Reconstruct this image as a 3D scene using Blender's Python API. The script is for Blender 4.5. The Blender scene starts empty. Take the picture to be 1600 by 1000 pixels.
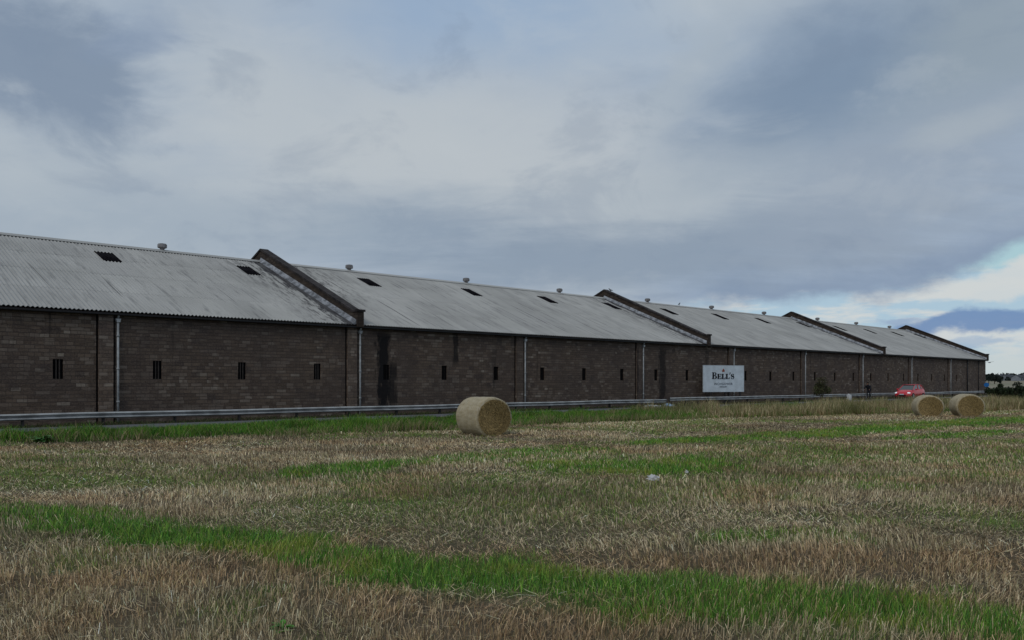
import bpy, bmesh, math, random
import numpy as np
from mathutils import Vector, Matrix
random.seed(7)
R = math.radians
sc = bpy.context.scene
# ------------------------------------------------------------------ camera
EYE = 1.9
FPX = 1304.0
cd = bpy.data.cameras.new('camera'); cam = bpy.data.objects.new('camera', cd)
sc.collection.objects.link(cam); sc.camera = cam
cam.location = (0, 0, EYE); cam.rotation_euler = (R(90), 0, 0)
cd.sensor_width = 36; cd.lens = 36*FPX/1600; cd.shift_y = 97/1600
cd.clip_start = .1; cd.clip_end = 20000
sc.view_settings.view_transform = 'Standard'; sc.view_settings.look = 'None'
sc.view_settings.exposure = 0.0; sc.view_settings.gamma = 1
# ------------------------------------------------------------------ sun
SUN_EL, SUN_AZ = 38, 205      # azimuth clockwise from +Y : behind the camera, to the left
sd = bpy.data.lights.new('sun', 'SUN'); so = bpy.data.objects.new('sun', sd)
sc.collection.objects.link(so)
sd.energy = 0.7; sd.angle = R(25); sd.color = (1, .95, .88)
so.rotation_euler = (R(90-SUN_EL), 0, R(180-SUN_AZ))
# ------------------------------------------------------------------ node helper
def srgb(r, g, b):
    f = lambda c: (c/255/12.92) if c <= 10 else ((c/255+.055)/1.055)**2.4
    return (f(r), f(g), f(b), 1)
class G:
    def __init__(s, tree):
        s.t = tree; tree.nodes.clear()
    def n(s, kind, **kw):
        nd = s.t.nodes.new(kind)
        for k, v in kw.items(): setattr(nd, k, v)
        return nd
    def put(s, sock, v):
        if isinstance(v, bpy.types.NodeSocket): s.t.links.new(v, sock)
        elif v is not None:
            if sock.type == 'RGBA' and len(v) == 3: v = (*v, 1)
            sock.default_value = v
    def m(s, op, a, b=None, c=None, clamp=False):
        nd = s.n('ShaderNodeMath', operation=op, use_clamp=clamp)
        s.put(nd.inputs[0], a)
        if b is not None: s.put(nd.inputs[1], b)
        if c is not None: s.put(nd.inputs[2], c)
        return nd.outputs[0]
    def smooth(s, v, lo, hi, a=0., b=1.):
        nd = s.n('ShaderNodeMapRange', interpolation_type='SMOOTHSTEP')
        s.put(nd.inputs[0], v); nd.inputs[1].default_value = lo; nd.inputs[2].default_value = hi
        nd.inputs[3].default_value = a; nd.inputs[4].default_value = b
        return nd.outputs[0]
    def mix(s, f, a, b, blend='MIX'):
        nd = s.n('ShaderNodeMix', data_type='RGBA', blend_type=blend)
        s.put(nd.inputs[0], f); s.put(nd.inputs[6], a); s.put(nd.inputs[7], b)
        return nd.outputs[2]
    def noise(s, vec, scale, detail=4, rough=.55, dist=0., col=False):
        nd = s.n('ShaderNodeTexNoise'); s.put(nd.inputs['Vector'], vec)
        nd.inputs['Scale'].default_value = scale; nd.inputs['Detail'].default_value = detail
        nd.inputs['Roughness'].default_value = rough; nd.inputs['Distortion'].default_value = dist
        return nd.outputs[1 if col else 0]
    def vmul(s, v, xyz, add=(0, 0, 0)):
        nd = s.n('ShaderNodeVectorMath', operation='MULTIPLY_ADD')
        s.put(nd.inputs[0], v); nd.inputs[1].default_value = xyz; nd.inputs[2].default_value = add
        return nd.outputs[0]
    def sep(s, v):
        nd = s.n('ShaderNodeSeparateXYZ'); s.put(nd.inputs[0], v); return nd.outputs
    def comb(s, x, y, z):
        nd = s.n('ShaderNodeCombineXYZ')
        for i, v in enumerate((x, y, z)): s.put(nd.inputs[i], v)
        return nd.outputs[0]
    def ramp(s, f, stops):
        nd = s.n('ShaderNodeValToRGB'); s.put(nd.inputs[0], f)
        e = nd.color_ramp.elements
        while len(e) < len(stops): e.new(.5)
        for i, (p, c) in enumerate(stops):
            e[i].position = p; e[i].color = c if len(c) == 4 else (*c, 1)
        return nd.outputs[0]
# ------------------------------------------------------------------ sky
w = bpy.data.worlds.new('World'); sc.world = w; w.use_nodes = True
g = G(w.node_tree)
sky = g.n('ShaderNodeTexSky', sky_type='NISHITA'); sky.sun_disc = False
sky.sun_elevation = R(SUN_EL); sky.sun_rotation = R(SUN_AZ); sky.air_density = 1.2; sky.dust_density = 1.5
tc = g.n('ShaderNodeTexCoord').outputs['Generated']
dx, dy, dz = g.sep(tc)[:3]
# cloud-deck coordinates: the direction met with a flat layer of cloud overhead
den = g.m('ADD', g.m('ABSOLUTE', dz), .16)
cp = g.comb(g.m('DIVIDE', dx, den), g.m('DIVIDE', dy, den), 0)
n1 = g.noise(cp, 1.5, 8, .55, .25)
n2 = g.noise(g.vmul(cp, (1, 1, 1), (3.1, 7.7, 2.0)), .8, 7, .5, .2)
n3 = g.noise(g.vmul(cp, (.55, 1.7, 1), (9.1, 1.7, 2.0)), 3.2, 9, .6, .3)
n4 = g.noise(g.vmul(tc, (1, 1, 1.9), (2.2, 5.1, 0)), 6.5, 9, .6, .35)
nv = g.noise(g.vmul(tc, (1, 1, 2.2)), 3.6, 7, .58, .2, col=True)
nr, ng, nb = g.sep(nv)[:3]
az0 = g.m('ARCTAN2', dx, dy); el0 = g.m('ARCSINE', dz)
az = g.m('MULTIPLY_ADD', g.m('SUBTRACT', nr, .5), .22, az0)
el = g.m('MULTIPLY_ADD', g.m('SUBTRACT', ng, .5), .10, el0)
def blob(x, y, rx, ry, rot=0, ragged=1.0):
    """a soft patch of the cloud deck: centre and size given as bearings"""
    a = math.atan((x-800)/FPX); e = math.atan((597-y)/FPX*math.cos(a))
    rx *= math.cos(a)**2/FPX; ry *= math.cos(a)/FPX
    A = az if ragged else az0; E = el if ragged else el0
    u = g.m('SUBTRACT', A, a); v = g.m('SUBTRACT', E, e)
    if rot:
        c, s_ = math.cos(R(rot)), math.sin(R(rot))
        u2 = g.m('MULTIPLY_ADD', u, c, g.m('MULTIPLY', v, s_)); v2 = g.m('MULTIPLY_ADD', u, -s_, g.m('MULTIPLY', v, c)); u, v = u2, v2
    u = g.m('DIVIDE', u, rx); v = g.m('DIVIDE', v, ry)
    return g.m('SQRT', g.m('MULTIPLY_ADD', u, u, g.m('MULTIPLY', v, v)))
skyc = g.mix(1.0, sky.outputs[0], (.085, .085, .085), 'MULTIPLY')
base = g.mix(g.smooth(n2, .38, .62), srgb(160, 174, 194), srgb(180, 188, 198))
col = g.mix(g.smooth(n1, .52, .72), base, srgb(150, 163, 182))
def lay(x, y, rx, ry, c, a=1., lo=.55, hi=1.25, rot=0, nz=None, k=.0):
    global col
    d = blob(x, y, rx, ry, rot)
    if nz is not None: d = g.m('MULTIPLY_ADD', g.m('SUBTRACT', nz, .5), k, d)
    f = g.smooth(d, lo, hi, a, 0.)
    col = g.mix(f, col, c)
# pale belt, blue hole at the top, then the dark cloud bodies
lay(430, 230, 560, 230, srgb(184, 190, 198), .8, .2, 1.3, 0, n1, .8)
lay(860, 270, 360, 160, srgb(187, 192, 199), .75, .1, 1.3, 0, n1, .8)
lay(800, 10, 300, 100, srgb(136, 164, 200), .55, .1, 1.5, 0, n2, .8)
lay(120, 120, 330, 150, srgb(150, 167, 190), .45, .3, 1.2, -8, n3, 1.2)
lay(95, 128, 205, 98, srgb(128, 143, 165), .9, .45, 1.3, -6, n4, 2.0)
lay(200, 60, 90, 40, srgb(134, 150, 176), .5, .3, 1.3, 20, n4, 2.4)
lay(100, 270, 400, 60, srgb(170, 180, 192), .5, .2, 1.4, 0, n1, .8)
lay(1330, 110, 330, 150, srgb(130, 148, 172), .85, .2, 1.35, 12, n1, 1.1)
lay(1250, 150, 200, 100, srgb(122, 140, 164), .65, .2, 1.4, 12, n4, 1.6)
lay(1560, 60, 200, 130, srgb(146, 158, 170), .7, .2, 1.4, 0, n2, .8)
lay(1130, 300, 420, 90, srgb(166, 176, 188), .5, .2, 1.4, 6, n3, .9)
lay(150, 345, 420, 60, srgb(155, 168, 184), .7, .3, 1.4, 0, n1, .8)
lay(640, 365, 260, 70, srgb(142, 157, 176), .75, .2, 1.4, 0, n3, 1.2)
lay(1010, 410, 520, 70, srgb(138, 152, 171), .85, .3, 1.3, 6, n3, 1.0)
lay(1400, 300, 330, 110, srgb(148, 160, 178), .75, .3, 1.3, 18, n3, 1.2)
lay(1530, 200, 90, 30, srgb(168, 177, 188), .7, .2, 1.4, 8, n4, 1.8)
lay(1060, 110, 120, 40, srgb(168, 178, 190), .6, .2, 1.4, 50, n4, 1.8)
# small torn shreds and mottling of the deck
col = g.mix(g.smooth(n4, .52, .68, 0, .18), col, srgb(194, 199, 205))
col = g.mix(g.smooth(n4, .48, .33, 0, .26), col, srgb(122, 138, 162))
# bright clearing above the horizon, cut by the ragged edge of the deck
def be(x, y):
    a = math.atan((x-800)/FPX); return a, math.atan((597-y)/FPX*math.cos(a))
def line(A_, B_):
    (a0, e0), (a1, e1) = be(*A_), be(*B_); k = (e1-e0)/(a1-a0)
    return g.m('SUBTRACT', g.m('MULTIPLY_ADD', az1, -k, el1), e0-k*a0)
az1 = g.m('MULTIPLY_ADD', g.m('SUBTRACT', nr, .5), .10, az0)
el1 = g.m('MULTIPLY_ADD', g.m('SUBTRACT', ng, .5), .035, el0)
eA = line((1040, 482), (1480, 445)); eB = line((1470, 432), (1600, 378))
edge = g.m('MINIMUM', eA, eB)
rag = g.noise(g.vmul(tc, (1, 1, 1.8)), 14, 7, .6)
edge = g.m('MULTIPLY_ADD', g.m('SUBTRACT', rag, .5), .050, edge)
bright = g.mix(g.smooth(g.noise(g.vmul(tc, (1, 1, 5)), 9, 7, .6), .42, .56), srgb(172, 196, 214), srgb(207, 210, 212))
bright = g.mix(g.smooth(blob(1560, 400, 110, 26, 14), .5, 1.2, .9, 0.), bright, srgb(166, 200, 211))
bright = g.mix(g.smooth(g.m('MULTIPLY_ADD', g.m('SUBTRACT', rag, .5), 1.6, blob(1560, 447, 110, 26, 14)), .6, 1.1, .9, 0.), bright, srgb(207, 210, 212))
bright = g.mix(g.smooth(el0, .012, .05), srgb(197, 205, 208), bright)
near = g.smooth(az0, .10, .30)
clear = g.m('MULTIPLY', g.smooth(edge, -.013, .010, 1., 0.), near)
clear = g.m('MULTIPLY', clear, g.smooth(az0, 1.3, 1.9, 1., 0.))
rim = g.m('MULTIPLY', g.smooth(edge, .004, .045, 1., 0.), near)
col = g.mix(g.m('MULTIPLY', rim, .6), col, srgb(124, 142, 170))
col = g.mix(clear, col, bright)
lay(1560, 499, 150, 22, srgb(116, 143, 184), .95, .55, 1.2, 3, rag, 1.8)
lay(1440, 496, 55, 7, srgb(150, 168, 196), .8, .4, 1.2, 0, rag, 2.0)
lay(1570, 533, 70, 7, srgb(150, 172, 200), .6, .4, 1.2, 0, rag, 2.0)
# where the deck thins overhead and behind, real sky comes through
thin = g.m('MULTIPLY', g.smooth(n2, .56, .70), g.smooth(el0, .45, .9))
col = g.mix(g.m('MULTIPLY', thin, .5), col, skyc)
col = g.mix(g.smooth(dz, -.05, -.001, 1, 0), col, (.10, .09, .07))
col = g.mix(1.0, col, (.975, 1.0, .985), 'MULTIPLY')
bg = g.n('ShaderNodeBackground'); g.put(bg.inputs[0], col); bg.inputs[1].default_value = 1.0
g.t.links.new(bg.outputs[0], g.n('ShaderNodeOutputWorld').inputs[0])
# ------------------------------------------------------------------ frames of reference
CW = math.cos(math.atan2(.690, .724)); SW = math.sin(math.atan2(.690, .724))
ROTW = math.atan2(.690, .724)          # the warehouses, rail and road all run along this bearing
def W(s, p, z=0.): return Vector((CW*s-SW*p, SW*s+CW*p, z))
def pix(x, y, z=0.):                   # ground point seen at a pixel of the photograph
    Y = (EYE-z)*FPX/(y-597); return Vector(((x-800)/FPX*Y, Y, z))
# ------------------------------------------------------------------ numpy noise
def _h(ix, iy, seed):
    n = (ix.astype(np.int64)*374761393 + iy.astype(np.int64)*668265263 + seed*974634777) & 0x7fffffff
    n = ((n ^ (n >> 13))*1274126177) & 0x7fffffff
    return ((n ^ (n >> 16)) & 0xffff)/65535.
def vn(x, y, seed=0):
    ix = np.floor(x); iy = np.floor(y); fx = x-ix; fy = y-iy
    fx = fx*fx*(3-2*fx); fy = fy*fy*(3-2*fy)
    a = _h(ix, iy, seed); b = _h(ix+1, iy, seed); c = _h(ix, iy+1, seed); d = _h(ix+1, iy+1, seed)
    return (a+(b-a)*fx)*(1-fy)+(c+(d-c)*fx)*fy
def fbm(x, y, seed=0, o=4):
    s = 0; a = .5; t = 0
    for i in range(o):
        s = s+a*vn(x, y, seed+i*17); t += a; a *= .5; x = x*2.03+5.3; y = y*2.03+1.7
    return s/t
def sst(v, lo, hi):
    t = np.clip((v-lo)/(hi-lo), 0, 1); return t*t*(3-2*t)
# field boundary (p as a function of s) and ground height
ES = np.array([-60, 6.3, 9.3, 17, 23.2, 36.1, 50.7, 65.3, 120.])
EP = np.array([33.6, 29.3, 27.9, 26.1, 26.1, 24.6, 20.1, 17.3, 12.])
def SPn(X, Y): return CW*X+SW*Y, -SW*X+CW*Y
def edge_p(s): return np.interp(s, ES, EP)
def ground_z(X, Y):
    X = np.asarray(X, float); Y = np.asarray(Y, float)
    s, p = SPn(X, Y)
    e = edge_p(s)
    far = np.hypot(X, Y)
    z = .05*(fbm(X*.25, Y*.25, 5, 3)-.5)*2*np.clip(1-far/300, 0, 1)*sst(e-p, .5, 5)
    z = z + .06*sst(p-e, -.5, 2.)
    z = z + .05*np.exp(-((p-31.5)/1.6)**2)*(far < 200)
    z = np.where(far > 600, z+12*sst(far, 600, 1500), z)
    return z
def gz(X, Y): return float(ground_z(X, Y))
# green strips in the field: polylines on the ground
def strip(pts): return [(pix(x, y).xy[:], hw) for x, y, hw in pts]
STRIPS = [  # (points, strength)   hw = half width in metres
 (strip([(-500, 755, .9), (-200, 780, .8), (0, 807, .62), (150, 818, .66), (300, 838, .60), (450, 865, .50), (620, 893, .55), (800, 908, .60), (1000, 922, .66), (1200, 938, .66), (1400, 955, .64), (1600, 976, .64), (1900, 1006, .66)]), 1.),
 (strip([(465, 739, .45), (530, 734, 1.), (610, 727, .8)]), 1.1),
 (strip([(610, 727, .5), (700, 719, .9), (800, 712, 1.2), (900, 704, 1.2)]), .75),
 (strip([(850, 728, .8), (930, 730, 1.1), (1000, 733, 1.1), (1085, 727, 1.3)]), 1.05),
 (strip([(1015, 693, .5), (1100, 688, 1.0), (1250, 680, 1.2), (1400, 669, 1.3), (1600, 656, 1.7), (2000, 640, 2)]), 1.),
 (strip([(1400, 686, .4), (1480, 681, .9), (1570, 675, .7)]), .7),
 (strip([(1480, 698, .3), (1560, 692, .6), (1700, 686, .6)]), .6),
 (strip([(1100, 842, .25), (1160, 840, .42), (1300, 838, .38)]), .65),
 (strip([(1350, 765, .4), (1440, 764, .5)]), .6),
 (strip([(900, 716, 1.5), (1100, 722, 2.), (1300, 708, 3.), (1500, 712, 3.), (1750, 716, 3)]), .55),
 (strip([(1480, 790, .6), (1600, 812, 1.2), (1700, 820, 1)]), .35),
]
def green_mask(X, Y):
    wx = X+(fbm(X*.9, Y*.9, 21, 4)-.5)*1.1; wy = Y+(fbm(X*.9, Y*.9, 33, 4)-.5)*1.1
    out = np.zeros_like(X)
    n = fbm(X*2.2, Y*2.2, 3, 4)
    for pts, st in STRIPS:
        for (a, ha), (b, hb) in zip(pts[:-1], pts[1:]):
            ax, ay = a; bx, by = b
            L2 = (bx-ax)**2+(by-ay)**2
            t = np.clip(((wx-ax)*(bx-ax)+(wy-ay)*(by-ay))/L2, 0, 1)
            d = np.hypot(wx-ax-t*(bx-ax), wy-ay-t*(by-ay))/(ha+(hb-ha)*t)
            v = st*sst(-d+1.5*(n-.5), -1.75, -.45)
            out = np.maximum(out, v)
    # scattered regrowth
    m = fbm(X*.16+4, Y*.30, 8, 4)
    out = np.maximum(out, .46*sst(m, .45, .66)*sst(Y, 8, 13))
    out = np.maximum(out, .45*sst(fbm(X*.8, Y*.8, 77, 3), .62, .78))
    return out
# ------------------------------------------------------------------ mesh helpers
MATS = {}
def link(o): sc.collection.objects.link(o); return o
def obj(name, bm, mat, parent=None, smooth=False, loc=None):
    me = bpy.data.meshes.new(name)
    bmesh.ops.recalc_face_normals(bm, faces=bm.faces) if not smooth == 'raw' else None
    bm.to_mesh(me); bm.free()
    if smooth is True: me.polygons.foreach_set('use_smooth', [True]*len(me.polygons))
    me.materials.append(mat)
    o = link(bpy.data.objects.new(name, me))
    if parent: o.parent = parent
    if loc is not None: o.location = loc
    return o
def empty(name, loc, rz=0., label=None, cat=None, group=None):
    o = link(bpy.data.objects.new(name, None)); o.location = loc; o.rotation_euler = (0, 0, rz)
    return tag(o, label, cat, group)
def tag(o, label=None, cat=None, group=None, kind=None):
    if label: o['label'] = label
    if cat: o['category'] = cat
    if group: o['group'] = group
    if kind: o['kind'] = kind
    return o
def box(bm, x0, x1, y0, y1, z0, z1, uv=None):
    v = [bm.verts.new(c) for c in ((x0,y0,z0),(x1,y0,z0),(x1,y1,z0),(x0,y1,z0),(x0,y0,z1),(x1,y0,z1),(x1,y1,z1),(x0,y1,z1))]
    for f in ((0,3,2,1),(4,5,6,7),(0,1,5,4),(1,2,6,5),(2,3,7,6),(3,0,4,7)): bm.faces.new([v[i] for i in f])
    return v
def tube(bm, a, b, r0, r1=None, n=8, cap=True):
    r1 = r0 if r1 is None else r1
    a = Vector(a); b = Vector(b); d = (b-a).normalized()
    u = d.orthogonal().normalized(); v = d.cross(u)
    A = [bm.verts.new(a+(u*math.cos(t)+v*math.sin(t))*r0) for t in [2*math.pi*i/n for i in range(n)]]
    B = [bm.verts.new(b+(u*math.cos(t)+v*math.sin(t))*r1) for t in [2*math.pi*i/n for i in range(n)]]
    for i in range(n): bm.faces.new((A[i], A[(i+1) % n], B[(i+1) % n], B[i]))
    if cap: bm.faces.new(A[::-1]); bm.faces.new(B)
def lathe(bm, prof, n=16, cx=0, cy=0, cz=0):
    rings = [[bm.verts.new((cx+r*math.cos(2*math.pi*i/n), cy+r*math.sin(2*math.pi*i/n), cz+z)) for i in range(n)] for r, z in prof]
    for a, b in zip(rings[:-1], rings[1:]):
        for i in range(n): bm.faces.new((a[i], a[(i+1) % n], b[(i+1) % n], b[i]))
    bm.faces.new(rings[0][::-1]); bm.faces.new(rings[-1])
def extr(bm, poly, y0, y1, axis='y'):
    """closed polygon extruded along an axis"""
    def P(a, b, t): return {'y': (a, t, b), 'x': (t, a, b), 'z': (a, b, t)}[axis]
    A = [bm.verts.new(P(a, b, y0)) for a, b in poly]; B = [bm.verts.new(P(a, b, y1)) for a, b in poly]
    n = len(poly)
    for i in range(n): bm.faces.new((A[i], A[(i+1) % n], B[(i+1) % n], B[i]))
    bm.faces.new(A[::-1]); bm.faces.new(B)
def np_mesh(name, verts, loops, sizes, mat, cols=None, uvs=None, smooth=False, parent=None):
    me = bpy.data.meshes.new(name)
    nv = len(verts); me.vertices.add(nv); me.vertices.foreach_set('co', np.ascontiguousarray(verts, np.float32).ravel())
    me.loops.add(len(loops)); me.loops.foreach_set('vertex_index', np.ascontiguousarray(loops, np.int32))
    me.polygons.add(len(sizes)); st = np.concatenate([[0], np.cumsum(sizes)[:-1]]).astype(np.int32)
    me.polygons.foreach_set('loop_start', st)
    me.update(calc_edges=True)
    if cols is not None:
        at = me.color_attributes.new('col', 'FLOAT_COLOR', 'POINT')
        c4 = np.ones((nv, 4), np.float32); c4[:, :3] = cols; at.data.foreach_set('color', c4.ravel())
    if uvs is not None:
        u = me.uv_layers.new(name='UVMap'); u.data.foreach_set('uv', np.ascontiguousarray(uvs[np.asarray(loops)], np.float32).ravel())
    if smooth: me.polygons.foreach_set('use_smooth', np.ones(len(sizes), bool))
    me.materials.append(mat)
    o = link(bpy.data.objects.new(name, me))
    if parent: o.parent = parent
    return o
# ------------------------------------------------------------------ materials
def mat(name, build):
    m = bpy.data.materials.new(name); m.use_nodes = True
    q = G(m.node_tree); p = q.n('ShaderNodeBsdfPrincipled'); out = q.n('ShaderNodeOutputMaterial')
    q.t.links.new(p.outputs[0], out.inputs[0]); p.inputs['Roughness'].default_value = .85
    p.inputs['Specular IOR Level'].default_value = .25
    build(q, p); return m
def bump(q, p, h, dist=.02, st=1.):
    b = q.n('ShaderNodeBump'); b.inputs['Strength'].default_value = st; b.inputs['Distance'].default_value = dist
    q.put(b.inputs['Height'], h); q.put(p.inputs['Normal'], b.outputs[0])
def plain(name, c, rough=.8, metal=0., var=.15, scale=8., spec=.25, bmp=0.):
    def f(q, p):
        o = q.n('ShaderNodeTexCoord').outputs['Object']
        n = q.noise(o, scale, 5, .6)
        a = tuple(x*(1-var) for x in c); b = tuple(min(1, x*(1+var)) for x in c)
        q.put(p.inputs['Base Color'], q.mix(q.smooth(n, .35, .65), a, b))
        p.inputs['Roughness'].default_value = rough; p.inputs['Metallic'].default_value = metal
        p.inputs['Specular IOR Level'].default_value = spec
        if bmp: bump(q, p, n, bmp)
    return mat(name, f)
def uvn(q): return q.n('ShaderNodeUVMap', uv_map='UVMap').outputs[0]

def m_stone(tone=1.0, stains=(), off=0.):
    def f(q, p):
        raw = uvn(q); uv = q.vmul(raw, (1, 1, 1), (off, 0, 0))
        wob = q.noise(uv, .9, 3, .5, col=True)
        v = q.n('ShaderNodeVectorMath', operation='MULTIPLY_ADD'); q.put(v.inputs[0], wob); v.inputs[1].default_value = (.16, .05, 0); q.put(v.inputs[2], uv)
        def brick(sx, off, wid, hgt, mort=.012):
            b = q.n('ShaderNodeTexBrick'); b.offset = .43; b.squash = .7; b.squash_frequency = 3; b.offset_frequency = 2
            q.put(b.inputs['Vector'], q.vmul(v.outputs[0], (sx, 1, 1), off))
            b.inputs['Scale'].default_value = 1; b.inputs['Brick Width'].default_value = wid; b.inputs['Row Height'].default_value = hgt
            b.inputs['Mortar Size'].default_value = mort; b.inputs['Mortar Smooth'].default_value = .3; b.inputs['Bias'].default_value = 0
            b.inputs['Color1'].default_value = (0, 0, 0, 1); b.inputs['Color2'].default_value = (1, 1, 1, 1); b.inputs['Mortar'].default_value = (.5, .5, .5, 1)
            return b
        b1 = brick(1, (0, 0, 0), .56, .165); b2 = brick(1, (13.3, 0, 0), .40, .165)
        pick = q.smooth(q.noise(uv, .5, 2), .47, .53)
        r = q.mix(pick, b1.outputs[0], b2.outputs[0]); mo = q.mix(pick, b1.outputs[1], b2.outputs[1])
        rr = q.sep(r)[0]; mm = q.sep(mo)[0]
        c = q.ramp(rr, [(0, (.060*tone, .042*tone, .031*tone)), (.4, (.080*tone, .057*tone, .042*tone)), (.72, (.102*tone, .073*tone, .053*tone)), (.88, (.125*tone, .096*tone, .075*tone)), (.95, (.145*tone, .115*tone, .090*tone)), (1, (.20*tone, .165*tone, .13*tone))])
        b3 = q.n('ShaderNodeTexBrick'); b3.offset = .37; b3.offset_frequency = 3; q.put(b3.inputs['Vector'], q.vmul(v.outputs[0], (1, 1, 1), (5.1, .07, 0)))
        b3.inputs['Scale'].default_value = 1; b3.inputs['Brick Width'].default_value = .40; b3.inputs['Row Height'].default_value = .27; b3.inputs['Mortar Size'].default_value = .01
        b3.inputs['Color1'].default_value = (0, 0, 0, 1); b3.inputs['Color2'].default_value = (1, 1, 1, 1); b3.inputs['Mortar'].default_value = (0, 0, 0, 1)
        big = q.sep(b3.outputs[0])[0]
        c = q.mix(q.smooth(big, .93, .97, 0, .8), c, (.135*tone, .106*tone, .083*tone))
        c = q.mix(q.smooth(big, .05, .03, 0, .6), c, (.035*tone, .026*tone, .024*tone))
        n = q.noise(uv, .35, 5, .6)
        c = q.mix(q.smooth(n, .4, .62, .0, .5), c, (.050*tone, .038*tone, .034*tone))
        c = q.mix(q.smooth(q.noise(uv, 14, 4), .4, .75, 0, .35), c, (.15*tone, .115*tone, .09*tone))
        c = q.mix(q.m('MULTIPLY', mm, .65), c, (.050*tone, .040*tone, .036*tone))
        x, y = q.sep(raw)[:2]
        # weather staining: running streaks with shapes of their own
        st = q.noise(q.vmul(uv, (1, .06, 1)), 1.6, 5, .6)
        c = q.mix(q.smooth(st, .60, .74, 0, .65), c, (.017, .015, .015))
        for sx, w_, z0, z1, a in stains:
            ns = q.m('MULTIPLY', q.m('SUBTRACT', q.noise(q.vmul(uv, (1, .3, 1)), 3.2, 7, .7), .5), 3.0)
            d = q.m('ADD', q.m('DIVIDE', q.m('ABSOLUTE', q.m('SUBTRACT', x, sx)), w_), ns)
            k = q.m('MULTIPLY', q.smooth(d, .45, 1.15, a, 0), q.m('MULTIPLY', q.smooth(y, z0-.3, z0+.3), q.smooth(y, z1-.7, z1+.1, 1, 0)))
            c = q.mix(k, c, (.010, .009, .010))
        q.put(p.inputs['Base Color'], c)
        h = q.m('SUBTRACT', q.m('MULTIPLY_ADD', rr, .5, q.noise(uv, 9, 5, .6)), q.m('MULTIPLY', mm, 1.1))
        bump(q, p, h, .03, .9)
        p.inputs['Roughness'].default_value = .93
    return mat('weathered_stone', f)
def m_roof(L, dirty=(.6, .9), off=0.):
    def f(q, p):
        raw = uvn(q); uv = q.vmul(raw, (1, 1, 1), (off, 0, 0)); x, y = q.sep(raw)[:2]
        c = q.ramp(q.noise(uv, .22, 4, .55), [(.3, (.36, .355, .335)), (.7, (.46, .452, .43))])
        # each sheet ages on its own
        sheet = q.n('ShaderNodeTexBrick'); q.put(sheet.inputs['Vector'], uv); sheet.offset = .5
        sheet.inputs['Scale'].default_value = 1; sheet.inputs['Brick Width'].default_value = 1.02; sheet.inputs['Row Height'].default_value = 2.95
        sheet.inputs['Mortar Size'].default_value = .0; sheet.inputs['Color1'].default_value = (.90, .90, .90, 1); sheet.inputs['Color2'].default_value = (1.06, 1.06, 1.05, 1)
        c = q.mix(1, c, sheet.outputs[0], 'MULTIPLY')
        # streaks running down the slope, thicker by the gable ends
        st = q.noise(q.vmul(uv, (5.2, .35, 1)), 1, 7, .62)
        st2 = q.noise(q.vmul(uv, (1.7, .16, 1), (4, 8, 0)), 1, 7, .66, .4)
        c = q.mix(q.smooth(st, .50, .72, 0, .6), c, (.12, .12, .122))
        st4 = q.noise(q.vmul(uv, (9, .10, 1), (7, 3, 0)), 1, 3, .5)
        c = q.mix(q.smooth(st4, .64, .72, 0, .7), c, (.07, .07, .072))
        c = q.mix(q.smooth(st2, .58, .80, 0, .7), c, (.10, .098, .10))
        blot = q.noise(q.vmul(uv, (3.4, .42, 1)), 1.6, 8, .72)
        e1 = q.m('POWER', q.smooth(x, L-5.5, L, 0, 1), 1.6); e0 = q.smooth(x, 0, 6.5, 1, 0)
        c = q.mix(q.m('MULTIPLY', q.smooth(blot, .47, .58), q.m('MULTIPLY', e1, dirty[1])), c, (.035, .032, .035))
        c = q.mix(q.m('MULTIPLY', q.smooth(blot, .49, .57), q.m('MULTIPLY', q.m('MULTIPLY', e0, q.smooth(y, 1, 8)), dirty[0])), c, (.045, .042, .045))
        c = q.mix(q.m('MULTIPLY', q.smooth(q.m('MULTIPLY_ADD', q.m('SUBTRACT', blot, .5), 2.2, x), L-1.15, L-.75), .85), c, (.035, .033, .037))
        c = q.mix(q.smooth(q.noise(uv, 7, 6, .65), .62, .75, 0, .3), c, (.55, .55, .53))
        q.put(p.inputs['Base Color'], c); p.inputs['Roughness'].default_value = .8
        bump(q, p, q.noise(uv, 25, 4, .6), .004, .6)
    return mat('asbestos_cement', f)
M_dark = plain('dark_opening_and_shadow', (.005, .005, .006), 1, spec=0.)
M_frame = plain('weathered_timber', (.055, .048, .043), 1, spec=0.)
M_pipe = plain('grey_pipe', (.34, .35, .35), .6, 0, .2, 3)
M_pipe_dark = plain('dark_pipe', (.022, .022, .024), .6, 0, .2, 3)
M_cope = plain('coping_stone', (.035, .029, .028), .9, 0, .5, 2.5, bmp=.01)
M_lead = plain('lead_flashing', (.26, .27, .29), .55, 0, .5, 3.)
M_vent = plain('galvanised_vent', (.21, .20, .20), .6, 0, .3, 5)
M_sky = plain('dirty_rooflight', (.007, .006, .008), .9, 0, .4, 3, .05)
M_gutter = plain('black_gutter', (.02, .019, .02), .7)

M_slot = plain('blackened_timber', (.016, .014, .013), 1, spec=0.)
def grid_faces(nx, ny):
    i, j = np.meshgrid(np.arange(nx-1), np.arange(ny-1), indexing='xy')
    a = (j*nx+i).ravel()
    return np.stack([a, a+1, a+1+nx, a+nx], 1).ravel(), np.full((nx-1)*(ny-1), 4)

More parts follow.
